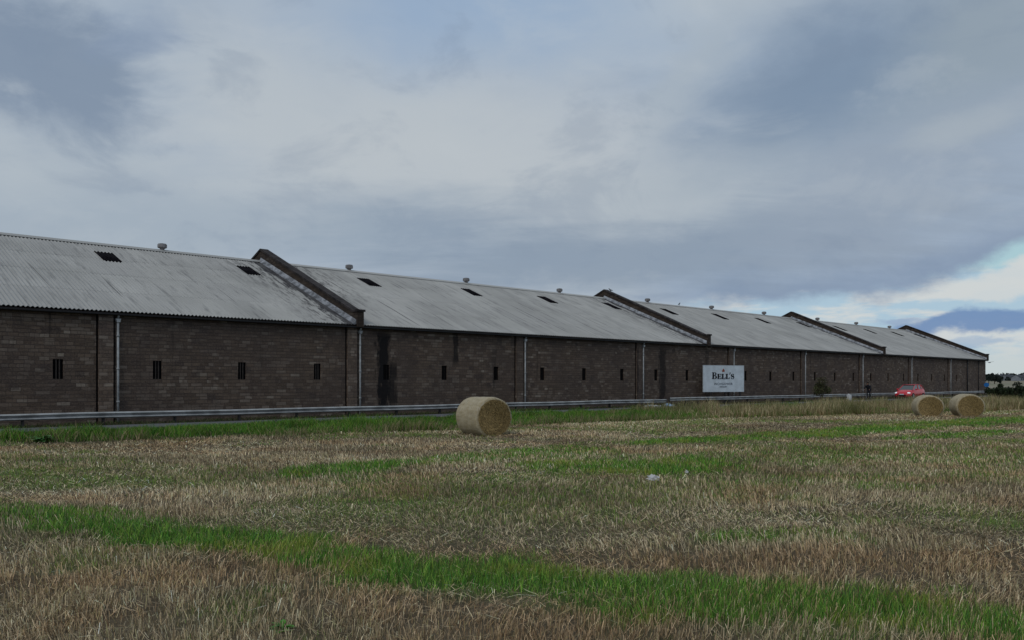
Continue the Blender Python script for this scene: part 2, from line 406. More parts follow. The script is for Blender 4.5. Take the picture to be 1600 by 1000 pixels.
# ------------------------------------------------------------------ ground
def axis(lo, hi, step, far):
    mid = np.arange(lo, hi+step, step); out = []; d = step
    x = lo; L = []
    while x > -far: d *= 1.25; x -= d; L.append(x)
    x = mid[-1]; d = step; Rr = []
    while x < far: d *= 1.25; x += d; Rr.append(x)
    return np.concatenate([np.array(L[::-1]), mid, np.array(Rr)])
gx = axis(-34, 62, .3, 6000); gy = axis(-2, 78, .3, 6000)
X, Y = np.meshgrid(gx, gy); Xf, Yf = X.ravel(), Y.ravel()
s_, p_ = SPn(Xf, Yf)
gm = green_mask(Xf, Yf)
verge = sst(p_-edge_p(s_), -.3, .6)*(np.hypot(Xf, Yf) < 260)
road = ((p_ > 33.2) & (p_ < 39.8) & (s_ > -70) & (s_ < 160)).astype(float)
vg = np.concatenate([np.stack([Xf, Yf, ground_z(Xf, Yf)], 1)])
lp, sz = grid_faces(len(gx), len(gy))
def m_ground():
    def f(q, p):
        a = q.n('ShaderNodeAttribute', attribute_name='col'); r, gg, b = q.sep(a.outputs['Vector'])[:3]
        o = q.n('ShaderNodeTexCoord').outputs['Object']
        n = q.noise(o, 1.1, 8, .65); n2_ = q.noise(o, 9, 6, .7)
        c = q.ramp(n, [(.3, (.050, .038, .026)), (.7, (.15, .12, .078))])
        c = q.mix(q.smooth(n2_, .45, .75, 0, .7), c, (.19, .155, .105))
        c = q.mix(q.m('MULTIPLY', r, .85), c, (.05, .11, .02))
        c = q.mix(gg, c, q.mix(q.smooth(n2_, .4, .6), (.035, .045, .014), (.06, .055, .03)))
        c = q.mix(q.m('MULTIPLY', b, .9), c, q.mix(q.smooth(n2_, .4, .6), (.032, .030, .024), (.055, .05, .038)))
        # far fields: strips of stubble and pasture
        x, y = q.sep(o)[:2]; dist = q.m('SQRT', q.m('MULTIPLY_ADD', x, x, q.m('MULTIPLY', y, y)))
        fn = q.n('ShaderNodeTexVoronoi'); q.put(fn.inputs['Vector'], q.vmul(o, (.0022, .006, 0))); fn.inputs['Scale'].default_value = 1
        fc = q.ramp(q.sep(fn.outputs['Color'])[0], [(0, (.24, .21, .15)), (.5, (.30, .275, .21)), (1, (.17, .175, .11))])
        c = q.mix(q.smooth(dist, 110, 260), c, fc)
        q.put(p.inputs['Base Color'], c); p.inputs['Roughness'].default_value = 1; p.inputs['Specular IOR Level'].default_value = .05
        bump(q, p, n2_, .03, .8)
    return mat('stubble_ground', f)
tag(np_mesh('field', vg, lp, sz, m_ground(), cols=np.stack([gm, verge, road], 1), smooth=True), kind='structure')
# road: a sheet above the ground with worn grey asphalt
def m_road():
    def f(q, p):
        o = q.n('ShaderNodeTexCoord').outputs['Object']
        n = q.noise(o, .8, 6, .6); n2_ = q.noise(o, 40, 3, .6)
        c = q.ramp(n, [(.3, (.085, .087, .092)), (.7, (.13, .132, .138))])
        c = q.mix(q.smooth(n2_, .4, .7, 0, .5), c, (.17, .17, .17))
        y = q.sep(o)[1]
        ed = q.smooth(q.m('ADD', q.m('ABSOLUTE', q.m('SUBTRACT', y, 1.5)), q.m('MULTIPLY', q.noise(o, .7, 5), .6)), 1.5, 1.9)
        c = q.mix(ed, c, (.06, .055, .04))
        q.put(p.inputs['Base Color'], c); p.inputs['Roughness'].default_value = .9; bump(q, p, n2_, .006)
    return mat('worn_asphalt', f)
bm = bmesh.new(); box(bm, -70, 170, 0, 3.0, 0, .03)
o = obj('road', bm, m_road()); o.location = W(0, 33.4, .095); o.rotation_euler = (0, 0, ROTW); tag(o, kind='structure')
# ------------------------------------------------------------------ warehouses
EAVE_P, EAVE_Z, RIDGE_P, RIDGE_Z, WP = 39.55, 5.10, 50.85, 9.78, 39.9
SLOPE = (RIDGE_Z-EAVE_Z)/(RIDGE_P-EAVE_P)
DEP = 2*(RIDGE_P-WP)
BASE = .06
def roof_z(y):   # y local from wall plane
    y = y if y <= DEP/2 else DEP-y
    return EAVE_Z-BASE+SLOPE*(y+WP-EAVE_P)
GAB = [-9.4, 25.98, 60.65, 96.29, 132.13]
PIERS = [0.2, 13.2, 26.15, 39.15, 52.0, 65.0, 78.1, 91.25, 104.9, 118.0]
WINS = [-2.0, 2.2, 6.5, 10.75, 15.0, 19.2, 23.5, 28.0, 32.3, 36.6, 40.9, 45.2, 49.5, 53.75, 58.0, 62.4, 67.1, 71.5, 75.9, 80.3, 84.7, 89.1, 93.5, 98.2, 102.7, 107.1, 111.6, 116.0, 120.4]
VENTS = [-2.4, 8.5, 19.4, 32.5, 43.4, 54.3, 67.1, 78.5, 89.6, 103., 114.4, 125.6]
SKYL = [-2.4, 6.5, 15.5, 23.7, 32.5, 41.8, 50.15, 58.5, 67.2, 76.2, 84.85, 94.5, 104., 113., 122.1, 130.6]
WZ0, WZ1, WHW = 2.04-BASE, 2.90-BASE, .21; REC = .07
AMP, PER = .029, .18
def grid_uv_mesh(name, quads, mat_, parent):
    """quads: (4 corners xyz, 4 uvs)"""
    v = np.array([c for q, u in quads for c in q], float); uv = np.array([c for q, u in quads for c in u], float)
    n = len(quads)
    return np_mesh(name, v, np.arange(4*n), np.full(n, 4), mat_, uvs=uv, parent=parent)
def boxq(x0, x1, y0, y1, z0, z1, u0=0.):
    """box as uv-mapped quads in metres"""
    return [(((x0,y0,z0),(x1,y0,z0),(x1,y0,z1),(x0,y0,z1)), ((x0+u0,z0),(x1+u0,z0),(x1+u0,z1),(x0+u0,z1))),
            (((x1,y0,z0),(x1,y1,z0),(x1,y1,z1),(x1,y0,z1)), ((y0,z0),(y1,z0),(y1,z1),(y0,z1))),
            (((x1,y1,z0),(x0,y1,z0),(x0,y1,z1),(x1,y1,z1)), ((x1+u0,z0),(x0+u0,z0),(x0+u0,z1),(x1+u0,z1))),
            (((x0,y1,z0),(x0,y0,z0),(x0,y0,z1),(x0,y1,z1)), ((y1,z0),(y0,z0),(y0,z1),(y1,z1))),
            (((x0,y0,z1),(x1,y0,z1),(x1,y1,z1),(x0,y1,z1)), ((x0,y0),(x1,y0),(x1,y1),(x0,y1))),
            (((x0,y1,z0),(x1,y1,z0),(x1,y0,z0),(x0,y0,z0)), ((x0,y1),(x1,y1),(x1,y0),(x0,y0)))]
def corr(x0, x1, rows, lift=0., m=6):
    """corrugated sheet following the slope; rows = list of (slope distance, extra height)"""
    n = int((x1-x0)/PER*m)+1; xs = np.linspace(x0, x1, n)
    cosA = 1/math.hypot(1, SLOPE); sinA = SLOPE*cosA
    V = []; U = []
    for d, e, side in rows:
        h = AMP*np.cos(2*np.pi*xs/PER)+lift+e
        y = (EAVE_P-WP)+d*cosA-h*sinA; z = EAVE_Z-BASE+d*sinA+h*cosA
        if side: y = DEP-y
        V.append(np.stack([xs, y, z], 1)); U.append(np.stack([xs, np.full(n, d)], 1))
    lp, sz = grid_faces(n, len(rows))
    return np.concatenate(V), np.concatenate(U), lp, sz
SL = math.hypot(RIDGE_P-EAVE_P, RIDGE_Z-EAVE_Z)
labels = ['nearest stretch of stone warehouse with corrugated roof, running off the left edge',
          'second stone warehouse from the left, behind the nearest round bale, black stain down its wall',
          'third stone warehouse from the left, behind the white sign board',
          'farthest stone warehouse of the row, behind the red car, its end against open sky']
for k in range(4):
    s0, s1 = GAB[k], GAB[k+1]; L = s1-s0
    T = empty('warehouse', W(s0, WP, BASE), ROTW, labels[k], 'warehouse', 'stone warehouses joined end to end in one long row')
    stains = {0: [], 1: [(27.8-s0, .52, .3, 5.0, .97), (28.45-s0, .36, .5, 3.2, .8), (33.2-s0, .28, 3.0, 5.2, .8)], 2: [(.3, .3, 0, 5, .5)], 3: []}[k]
    if k == 1: stains += [(54.6-s0, .5, .3, 4.8, .75)]
    SM = m_stone((1.42, 1.42, 1.5, 1.65)[k], stains, k*47.3); RM = m_roof(L, (.9, 1.) if k < 2 else (.3, .9), k*51.7)
    wins = [a-s0 for a in WINS if s0+.6 < a < s1-.6]
    xs = sorted([0, L-.02]+[a+q for a in wins for q in (-WHW, WHW)]); zs = [-.4, WZ0, WZ1, EAVE_Z-BASE-.02]
    Q = []
    for i in range(len(xs)-1):
        for j in range(3):
            if j == 1 and i % 2 == 1: continue
            a, b, c, d = xs[i], xs[i+1], zs[j], zs[j+1]
            Q.append((((a,0,c),(b,0,c),(b,0,d),(a,0,d)), ((a,c),(b,c),(b,d),(a,d))))
    for a in wins:   # reveals
        x0, x1 = a-WHW, a+WHW; t = REC
        for q in (((x0,0,WZ0),(x0,t,WZ0),(x0,t,WZ1),(x0,0,WZ1)), ((x1,t,WZ0),(x1,0,WZ0),(x1,0,WZ1),(x1,t,WZ1)),
                  ((x0,0,WZ0),(x1,0,WZ0),(x1,t,WZ0),(x0,t,WZ0)), ((x0,t,WZ1),(x1,t,WZ1),(x1,0,WZ1),(x0,0,WZ1))):
            Q.append((q, tuple((v[0]+v[1], v[2]+v[1]*.3) for v in q)))
    # back wall and inner lining so that the wall is solid
    hz = EAVE_Z-BASE-.02
    Q.append((((L-.02,DEP,-.4),(0,DEP,-.4),(0,DEP,hz),(L-.02,DEP,hz)), ((L,-.4),(0,-.4),(0,hz),(L,hz))))
    Q.append((((0,0,hz),(L-.02,0,hz),(L-.02,.35,hz),(0,.35,hz)), ((0,0),(L,0),(L,.3),(0,.3))))
    grid_uv_mesh('wall', Q, SM, T)
    for a in wins:
        bm = bmesh.new(); box(bm, a-WHW-.02, a+WHW+.02, REC-.005, REC+.05, WZ0-.02, WZ1+.02); wi = obj('window', bm, M_dark, T)
        for d in (-.066, .066):
            bm = bmesh.new(); box(bm, a+d-.024, a+d+.024, REC-.03, REC-.006, WZ0+.001, WZ1-.001); obj('mullion', bm, M_frame if k == 0 else M_slot, wi)
    for a in [p-s0 for p in PIERS if s0 < p-.9 and p < s1+.3]:
        grid_uv_mesh('pier', boxq(a-.82, a-.2, -.12, -.003, -.4, EAVE_Z-BASE-.12, 3.7), m_stone(1.75, (), 11.) if k == 0 else SM, T)
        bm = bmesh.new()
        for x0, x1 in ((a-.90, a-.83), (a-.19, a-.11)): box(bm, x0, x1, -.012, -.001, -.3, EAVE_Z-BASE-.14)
        obj('pier_shadow_strip', bm, M_dark, T)  # thin near-black strips stand in for the shadow lines beside each pier
        bm = bmesh.new()
        tube(bm, (a, -.10, -.3), (a, -.10, 4.72), .052, n=10)
        for z in (.9, 2.4, 3.9): tube(bm, (a, -.10, z), (a, -.10, z+.09), .068, n=10)
        tube(bm, (a, -.10, 4.72), (a, -.26, 4.92), .05, n=8)
        dp = obj('downpipe', bm, M_pipe, T, True)
        bm = bmesh.new(); extr(bm, [(a-.11, 4.72), (a+.11, 4.72), (a+.07, 4.56), (a-.07, 4.56)][::-1], -.2, -.02); obj('hopper', bm, M_pipe, dp)
    if k == 3:
        for a in (124.33-s0, 128.9-s0):
            bm = bmesh.new(); tube(bm, (a, -.09, .0), (a, -.09, 4.85), .07 if a < 30 else .05, n=10)
            obj('downpipe', bm, M_pipe_dark, T, True)
    # roof, both slopes: four courses of sheet, each lapping the one below
    nC = 4; Vs, Us, Ls, Zs, off = [], [], [], [], 0
    for c in range(nC):
        d0 = SL*c/nC-(.12 if c else 0); d1 = SL*(c+1)/nC
        for side in (0, 1):
            rw = [(d0, -.004, side), (d0, .008, side), (d1, .0, side)]
            if c == 0 and not side: rw[0] = (d0, -.012, side)
            for part in (rw[:2], rw[1:]):
                v_, u_, l_, z_ = corr(0, L, part if not side else part[::-1])
                Vs.append(v_); Us.append(u_); Ls.append(l_+off); Zs.append(z_); off += len(v_)
    roof = np_mesh('roof', np.concatenate(Vs), np.concatenate(Ls), np.concatenate(Zs), RM, uvs=np.concatenate(Us), smooth=True, parent=T)
    # dark rafters' underside so the sheet overhang reads solid
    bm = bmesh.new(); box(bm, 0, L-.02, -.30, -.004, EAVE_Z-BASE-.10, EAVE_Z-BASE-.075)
    obj('soffit', bm, M_gutter, T)
    bm = bmesh.new()
    extr(bm, [(-.335, 4.96), (-.20, 4.96), (-.20, 4.88), (-.24, 4.855), (-.295, 4.855), (-.335, 4.88)], 0, L-.02, 'x')
    obj('gutter', bm, M_gutter, T)
    # ridge capping
    bm = bmesh.new(); h = RIDGE_Z-BASE
    extr(bm, [(DEP/2-.32, h-.09), (DEP/2, h+.045), (DEP/2+.32, h-.09), (DEP/2+.32, h-.07), (DEP/2+.03, h+.085), (DEP/2-.03, h+.085), (DEP/2-.32, h-.07)], 0, L-.02, 'x')
    obj('ridge_capping', bm, RM, T)
    for a in [v-s0 for v in VENTS if s0 < v < s1]:
        bm = bmesh.new(); zc = RIDGE_Z-BASE+.02
        lathe(bm, [(.13, -.1), (.13, .12), (.16, .13), (.25, .17), (.27, .19), (.27, .36), (.25, .38), (.23, .38), (.23, .41), (.08, .44)], 18, a, DEP/2, zc)
        obj('roof_vent', bm, M_vent, T, False)
    for a in [v-s0 for v in SKYL if s0+.6 < v < s1-.6]:
        cosA = 1/math.hypot(1, SLOPE)
        d0 = (47.55-EAVE_P)/cosA; d1 = (49.15-EAVE_P)/cosA
        V3, U3, l3, z3 = corr(a-.47, a+.47, [(d0, -.03, 0), (d0+.001, .0, 0), (d1-.001, .0, 0), (d1, -.03, 0)], .036)
        sk = np_mesh('rooflight', V3, l3, z3, M_sky, uvs=U3, smooth=True, parent=T)
    # gable parapets
    def gable(x, wide=.42):
        up = .80
        prof = [(.06, -.4), (DEP-.06, -.4), (DEP-.06, roof_z(DEP)+up-.1), (DEP/2, RIDGE_Z-BASE+up-.08), (.06, roof_z(0)+up-.1)]
        n = len(prof); Q = []
        for xx, fl in ((x-wide/2, 1), (x+wide/2, 0)):
            # two quads + a strip to keep uv in metres
            a, b, c, d, e = [(xx, p_[0], p_[1]) for p_ in prof]; m_ = (xx, DEP/2, -.4)
            for quad in ((a, m_, d, e), (m_, b, c, d)):
                Q.append((quad, tuple((v[1]+40, v[2]) for v in quad)))
        Q.append((((x-wide/2,.06,-.4),(x+wide/2,.06,-.4),(x+wide/2,.06,prof[4][1]),(x-wide/2,.06,prof[4][1])), ((0,-.4),(wide,-.4),(wide,prof[4][1]),(0,prof[4][1]))))
        Q.append((((x-wide/2,DEP-.06,-.4),(x+wide/2,DEP-.06,-.4),(x+wide/2,DEP-.06,prof[4][1]),(x-wide/2,DEP-.06,prof[4][1])), ((0,-.4),(wide,-.4),(wide,prof[4][1]),(0,prof[4][1]))))
        # corbelled kneeler over the eave
        Q += boxq(x-wide/2-.001, x+wide/2+.001, -.42, .058, roof_z(0)-.28, roof_z(0)+up-.22, 8)
        pa = grid_uv_mesh('parapet', Q, m_stone(.62), T)
        bm = bmesh.new(); zt = roof_z(0)+up-.1; za = RIDGE_Z-BASE+up-.08
        hw = wide/2+.07
        extr(bm, [(-.48, zt-.118), (.02, zt-.118), (DEP/2, za-.0), (DEP-.02, zt-.118), (DEP+.48, zt-.118), (DEP+.48, zt-.0), (DEP+.0, zt+.0), (DEP/2, za+.13), (.0, zt+.0), (-.48, zt+.0)], x-hw, x+hw, 'x')
        obj('coping', bm, M_cope, pa)
        for sd_ in (-1, 1):
            bm = bmesh.new(); cosA = 1/math.hypot(1, SLOPE)
            # cement fillet and soakers between roof and parapet
            xa = x+sd_*(wide/2); xb = x+sd_*(wide/2+.22); xc = x+sd_*(wide/2+.10)
            pts = []
            for y in (-.30, DEP/2):
                zr = roof_z(max(y, 0))-SLOPE*(0 if y >= 0 else -y)
                pts.append([(xa, y, zr+.26), (xc, y, zr+.09), (xb, y, zr+.055), (xb, y, zr-.02), (xa, y, zr-.02)])
            A = [bm.verts.new(p) for p in pts[0]]; B = [bm.verts.new(p) for p in pts[1]]
            for i in range(5): bm.faces.new((A[i], A[(i+1) % 5], B[(i+1) % 5], B[i]))
            bm.faces.new(A); bm.faces.new(B)
            if (sd_ < 0 and x > 1) or (sd_ > 0 and x < 1): obj('flashing', bm, M_lead, pa)
            else: bm.free()
    gable(L-.0-(.21 if k == 3 else 0)+.0)
    if k == 0: gable(.21)

# ------------------------------------------------------------------ guard rails
M_rail = plain('galvanised_rail', (.38, .385, .38), .55, .2, .25, 1.5, .4)
M_post = plain('rusty_post', (.045, .04, .038), .85, 0, .4, 6)
def guard_rail(s0, s1, p, zt, label):
    T = empty('guard_rail', W(s0, p, .06), ROTW, label, 'guard rail', 'guard rails along the far side of the road')
    z = zt-.06; H = .27
    prof = [(0, 0), (-.03, .006), (-.10, .030), (-.120, .050), (-.120, .072), (-.095, .092), (-.03, .112), (-.005, .125), (-.04, .150), (-.10, .190), (-.125, .205), (-.130, .222), (-.110, .242), (-.05, .262), (0, .27)]
    out = [(y, z-H+q) for y, q in prof]; inn = [(y+.006, z-H+q) for y, q in prof[::-1]]
    bm = bmesh.new(); L = s1-s0; nseg = int(L/3.)
    rows = []
    for i in range(nseg+1):
        x = L*i/nseg; dz = .012*math.sin(i*1.7)+.008*math.sin(i*.6+1); dy = .012*math.sin(i*2.3)
        rows.append([bm.verts.new((x, y+dy, q+dz)) for y, q in out+inn])
    n = len(rows[0])
    for A, B in zip(rows[:-1], rows[1:]):
        for i in range(n): bm.faces.new((A[i], A[(i+1) % n], B[(i+1) % n], B[i]))
    obj('rail_beam', bm, M_rail, T)
    i = 0; x = .3
    off = (8.76-s0) % 3.01
    x = off
    while x < L:
        bm = bmesh.new(); box(bm, x-.05, x+.05, .012, .13, -.3, z-.03); box(bm, x-.05, x+.05, .012+.118, .142, -.3, z-.05)
        obj('post', bm, M_post, T); x += 3.01
    bm = bmesh.new()
    for xe in (0, L):
        box(bm, xe-.02, xe+.02, -.10, .05, z-H-.02, z+.02)
    obj('end_plate', bm, M_post, T)
guard_rail(-26, 51.3, 37.2, .635, 'long grey steel guard rail on dark posts, left stretch, ending before the sign')
guard_rail(51.7, 134, 37.2, .72, 'grey steel guard rail right of the white sign, half hidden behind tall dry grass')

# ------------------------------------------------------------------ sign board
M_white = plain('white_panel', (.58, .64, .68), .6, 0, .10, 1.6)
M_ink = plain('black_lettering', (.012, .013, .018), .6)
M_grey = plain('grey_lettering', (.10, .12, .15), .6)
M_crest = plain('brown_red_emblem', (.26, .07, .04), .6)
c0 = W(0, 0)
signY = 70.0
xa, xb = (1099-800)/FPX, (1162-800)/FPX
th = R(22)
# left edge at depth Ya, right edge at depth Yb
Ya = 69.3; A = Vector((xa*Ya, Ya)); 
wd = (xb*Ya-A.x)/(math.cos(th)-xb*math.sin(th)); B = A+Vector((math.cos(th), math.sin(th)))*wd
ztop = EYE+26/FPX*Ya; zbot = EYE-15/FPX*Ya
S = empty('sign_board', (A.x, A.y, gz(A.x, A.y)), th, 'white rectangular sign board with black serif lettering, on dark posts before the warehouse', 'sign')
g0 = S.location.z; zt, zb = ztop-g0, zbot-g0
bm = bmesh.new(); box(bm, 0, wd, 0, .05, zb, zt); obj('board', bm, M_white, S)
bm = bmesh.new()
for x0, x1, z0, z1 in ((-.03, 0-.001, zb-.03, zt+.03), (wd+.001, wd+.03, zb-.03, zt+.03), (0, wd, zt+.001, zt+.03), (0, wd, zb-.03, zb-.001)): box(bm, x0, x1, -.012, .06, z0, z1)
obj('frame', bm, plain('pale_trim', (.50, .55, .58), .5), S)
for fx in (.20, .56, .66, .93):
    bm = bmesh.new(); x = wd*fx; box(bm, x-.075, x+.075, .055, .19, -.3, zt-.15); obj('post', bm, M_post, S)
bm = bmesh.new()
for z in (zb+.3, zt-.35): box(bm, .1, wd-.1, .0505, .0545, z, z+.1)
obj('batten', bm, M_post, S)
def shape(name, contours, ox, oz, sx, sz, m_, depth=.008):
    cu = bpy.data.curves.new(name, 'CURVE'); cu.dimensions = '2D'; cu.fill_mode = 'BOTH'; cu.extrude = depth
    for c in contours:
        sp = cu.splines.new('POLY'); sp.points.add(len(c)-1)
        for i, (a, b) in enumerate(c): sp.points[i].co = (ox+a*sx, oz+b*sz, 0, 1)
        sp.use_cyclic_u = True
    t = bpy.data.objects.new(name, cu); link(t)
    me = bpy.data.meshes.new_from_object(t.evaluated_get(bpy.context.evaluated_depsgraph_get()))
    bpy.data.objects.remove(t); me.materials.clear(); me.materials.append(m_)
    o = link(bpy.data.objects.new(name, me)); o.parent = S; o.rotation_euler = (R(90), 0, 0); o.location = (0, -.012, 0)
    return o
def rect(a, b, c, d): return [(a, c), (b, c), (b, d), (a, d)]
def serifI(x, w_, h): # stem with slab feet as one outline
    return [(x-.07, 0), (x+w_+.07, 0), (x+w_+.07, .05), (x+w_, .07), (x+w_, h-.07), (x+w_+.07, h-.05), (x+w_+.07, h), (x-.07, h), (x-.07, h-.05), (x, h-.07), (x, .07), (x-.07, .05)]
def bowl(cx, cy, rx, ry, n=10): return [(cx+rx*math.sin(math.pi*i/n), cy-ry*math.cos(math.pi*i/n)) for i in range(n+1)]
def letter_B(x, h):
    out = [(x-.05, 0)] + bowl(x+.36, h*.27, .30, h*.27) + bowl(x+.34, h*.77, .25, h*.23) + [(x-.05, h), (x-.05, h-.05), (x+.03, h-.07), (x+.03, .07), (x-.05, .05)]
    c1 = [(x+.25, .06)] + bowl(x+.33, h*.27, .12, h*.27-.06) + [(x+.25, h*.54-.06)]
    c2 = [(x+.25, h*.54+.02)] + bowl(x+.32, h*.77, .10, h*.23-.05) + [(x+.25, h-.05)]
    return [out, c1, c2]
def letter_E(x, h):
    return [[(x-.04, 0), (x+.52, 0), (x+.56, .26), (x+.50, .26), (x+.42, .07), (x+.24, .07), (x+.24, h*.47), (x+.34, h*.47), (x+.37, h*.36), (x+.42, h*.36), (x+.42, h*.66), (x+.37, h*.66), (x+.34, h*.55), (x+.24, h*.55), (x+.24, h-.07), (x+.40, h-.07), (x+.48, h-.22), (x+.53, h-.22), (x+.50, h), (x-.04, h), (x-.04, h-.05), (x+.03, h-.07), (x+.03, .07), (x-.04, .05)]]
def letter_L(x, h):
    return [[(x-.04, 0), (x+.50, 0), (x+.54, .30), (x+.48, .30), (x+.40, .07), (x+.24, .07), (x+.24, h-.07), (x+.32, h-.05), (x+.32, h), (x-.04, h), (x-.04, h-.05), (x+.03, h-.07), (x+.03, .07), (x-.04, .05)]]
def letter_S(x, h):
    cl = []; n = 26
    for i in range(n+1):
        t = i/n
        a = R(35)+t*R(235) if t < .5 else None
        # upper arc then lower arc
        if t <= .5:
            q = t/.5; an = R(30)+q*R(240); cl.append((x+.24+.17*math.cos(an), h*.745+(h*.20)*math.sin(an)))
        else:
            q = (t-.5)/.5; an = R(90)-q*R(240); cl.append((x+.24+.19*math.cos(an), h*.27+(h*.235)*math.sin(an)))
    Lf, Rt = [], []
    for i, (a, b) in enumerate(cl):
        p0 = cl[max(0, i-1)]; p1 = cl[min(n, i+1)]; d = Vector((p1[0]-p0[0], p1[1]-p0[1])).normalized()
        wv = .035+.075*math.exp(-((i-n/2)/5.)**2)
        Lf.append((a-d.y*wv, b+d.x*wv)); Rt.append((a+d.y*wv, b-d.x*wv))
    return [Lf+Rt[::-1], rect(x+.36, x+.42, h-.30, h-.02), rect(x+.03, x+.09, .02, .30)]
lw = wd*35/63; bh = (zt-zb)*10.5/41*1.0
cs = []; xp = 0
hS = .78
for q in (letter_B(.05, 1.), letter_E(.78, hS), letter_L(1.38, hS), letter_L(1.96, hS)): cs += q
cs += [[(2.50, .98), (2.50, .80), (2.44, .68), (2.50, .66), (2.60, .80), (2.62, .98)]]
cs += letter_S(2.66, hS)
sx = lw/3.16
shape('name_lettering', cs, wd*13/63, zb+(zt-zb)*.485, sx, bh, M_ink)
ex, ez = wd*.49, zb+(zt-zb)*.76
emb = [(-.5, 0), (.5, 0), (.42, .35), (.62, .62), (.30, .62), (.22, .95), (0, 1.25), (-.22, .95), (-.30, .62), (-.62, .62), (-.42, .35)]
shape('emblem', [emb], ex, ez, .25, .22, M_crest)
def text(name, body, cx, z, size, tracking, m_):
    cu = bpy.data.curves.new(name, 'FONT'); cu.body = body; cu.size = size; cu.space_character = tracking; cu.align_x = 'CENTER'; cu.extrude = .005; cu.offset = .003
    t = link(bpy.data.objects.new(name, cu)); me = bpy.data.meshes.new_from_object(t.evaluated_get(bpy.context.evaluated_depsgraph_get()))
    bpy.data.objects.remove(t); me.materials.clear(); me.materials.append(m_)
    o = link(bpy.data.objects.new(name, me)); o.parent = S; o.rotation_euler = (R(90), 0, 0); o.location = (cx, -.010, z)
text('place_lettering', 'INCHGOWER', wd*.49, zb+(zt-zb)*.255, .27, 1.18, M_grey)
text('small_lettering', 'DISTILLERY', wd*.49, zb+(zt-zb)*.165, .13, 1.15, M_grey)

# ------------------------------------------------------------------ bales
def m_net():
    def f(q, p):
        o = q.n('ShaderNodeTexCoord').outputs['Object']
        n = q.noise(q.vmul(o, (1, 3, 3)), 3, 7, .65); n2_ = q.noise(q.vmul(o, (18, 2, 2)), 2.5, 4, .6)
        c = q.ramp(n, [(.3, (.31, .245, .14)), (.7, (.50, .42, .275))])
        c = q.mix(q.smooth(n2_, .45, .65, 0, .45), c, (.52, .49, .40))
        q.put(p.inputs['Base Color'], c); p.inputs['Roughness'].default_value = .7
        bump(q, p, q.m('ADD', q.noise(o, 40, 3), n2_), .012)
    return mat('net_wrapped_straw', f)
def m_face():
    def f(q, p):
        o = q.n('ShaderNodeTexCoord').outputs['Object']; x, y, z = q.sep(o)[:3]
        r = q.m('SQRT', q.m('MULTIPLY_ADD', y, y, q.m('MULTIPLY', z, z)))
        a = q.m('ARCTAN2', z, y)
        rr = q.m('MULTIPLY_ADD', a, .02, q.m('MULTIPLY_ADD', q.noise(o, 3, 4), .14, r))
        ring = q.m('SINE', q.m('MULTIPLY', rr, 70))
        n = q.noise(o, 28, 5, .7, 1.)
        c = q.ramp(n, [(.36, (.055, .036, .012)), (.50, (.26, .175, .06)), (.68, (.55, .40, .165))])
        c = q.mix(q.smooth(ring, .2, 1., 0, .45), c, (.07, .048, .02))
        c = q.mix(q.smooth(r, .12, .03, 0, .7), c, (.03, .02, .012))
        q.put(p.inputs['Base Color'], c); p.inputs['Roughness'].default_value = .9
        bump(q, p, q.m('MULTIPLY_ADD', ring, .3, n), .03)
    return mat('packed_straw', f)
M_net, M_face = m_net(), m_face()
def m_plant():
    def f(q, p):
        a = q.n('ShaderNodeAttribute', attribute_name='col')
        q.put(p.inputs['Base Color'], a.outputs['Color']); p.inputs['Roughness'].default_value = .65; p.inputs['Specular IOR Level'].default_value = .2
    return mat('plant_blades', f)
M_plant = m_plant()
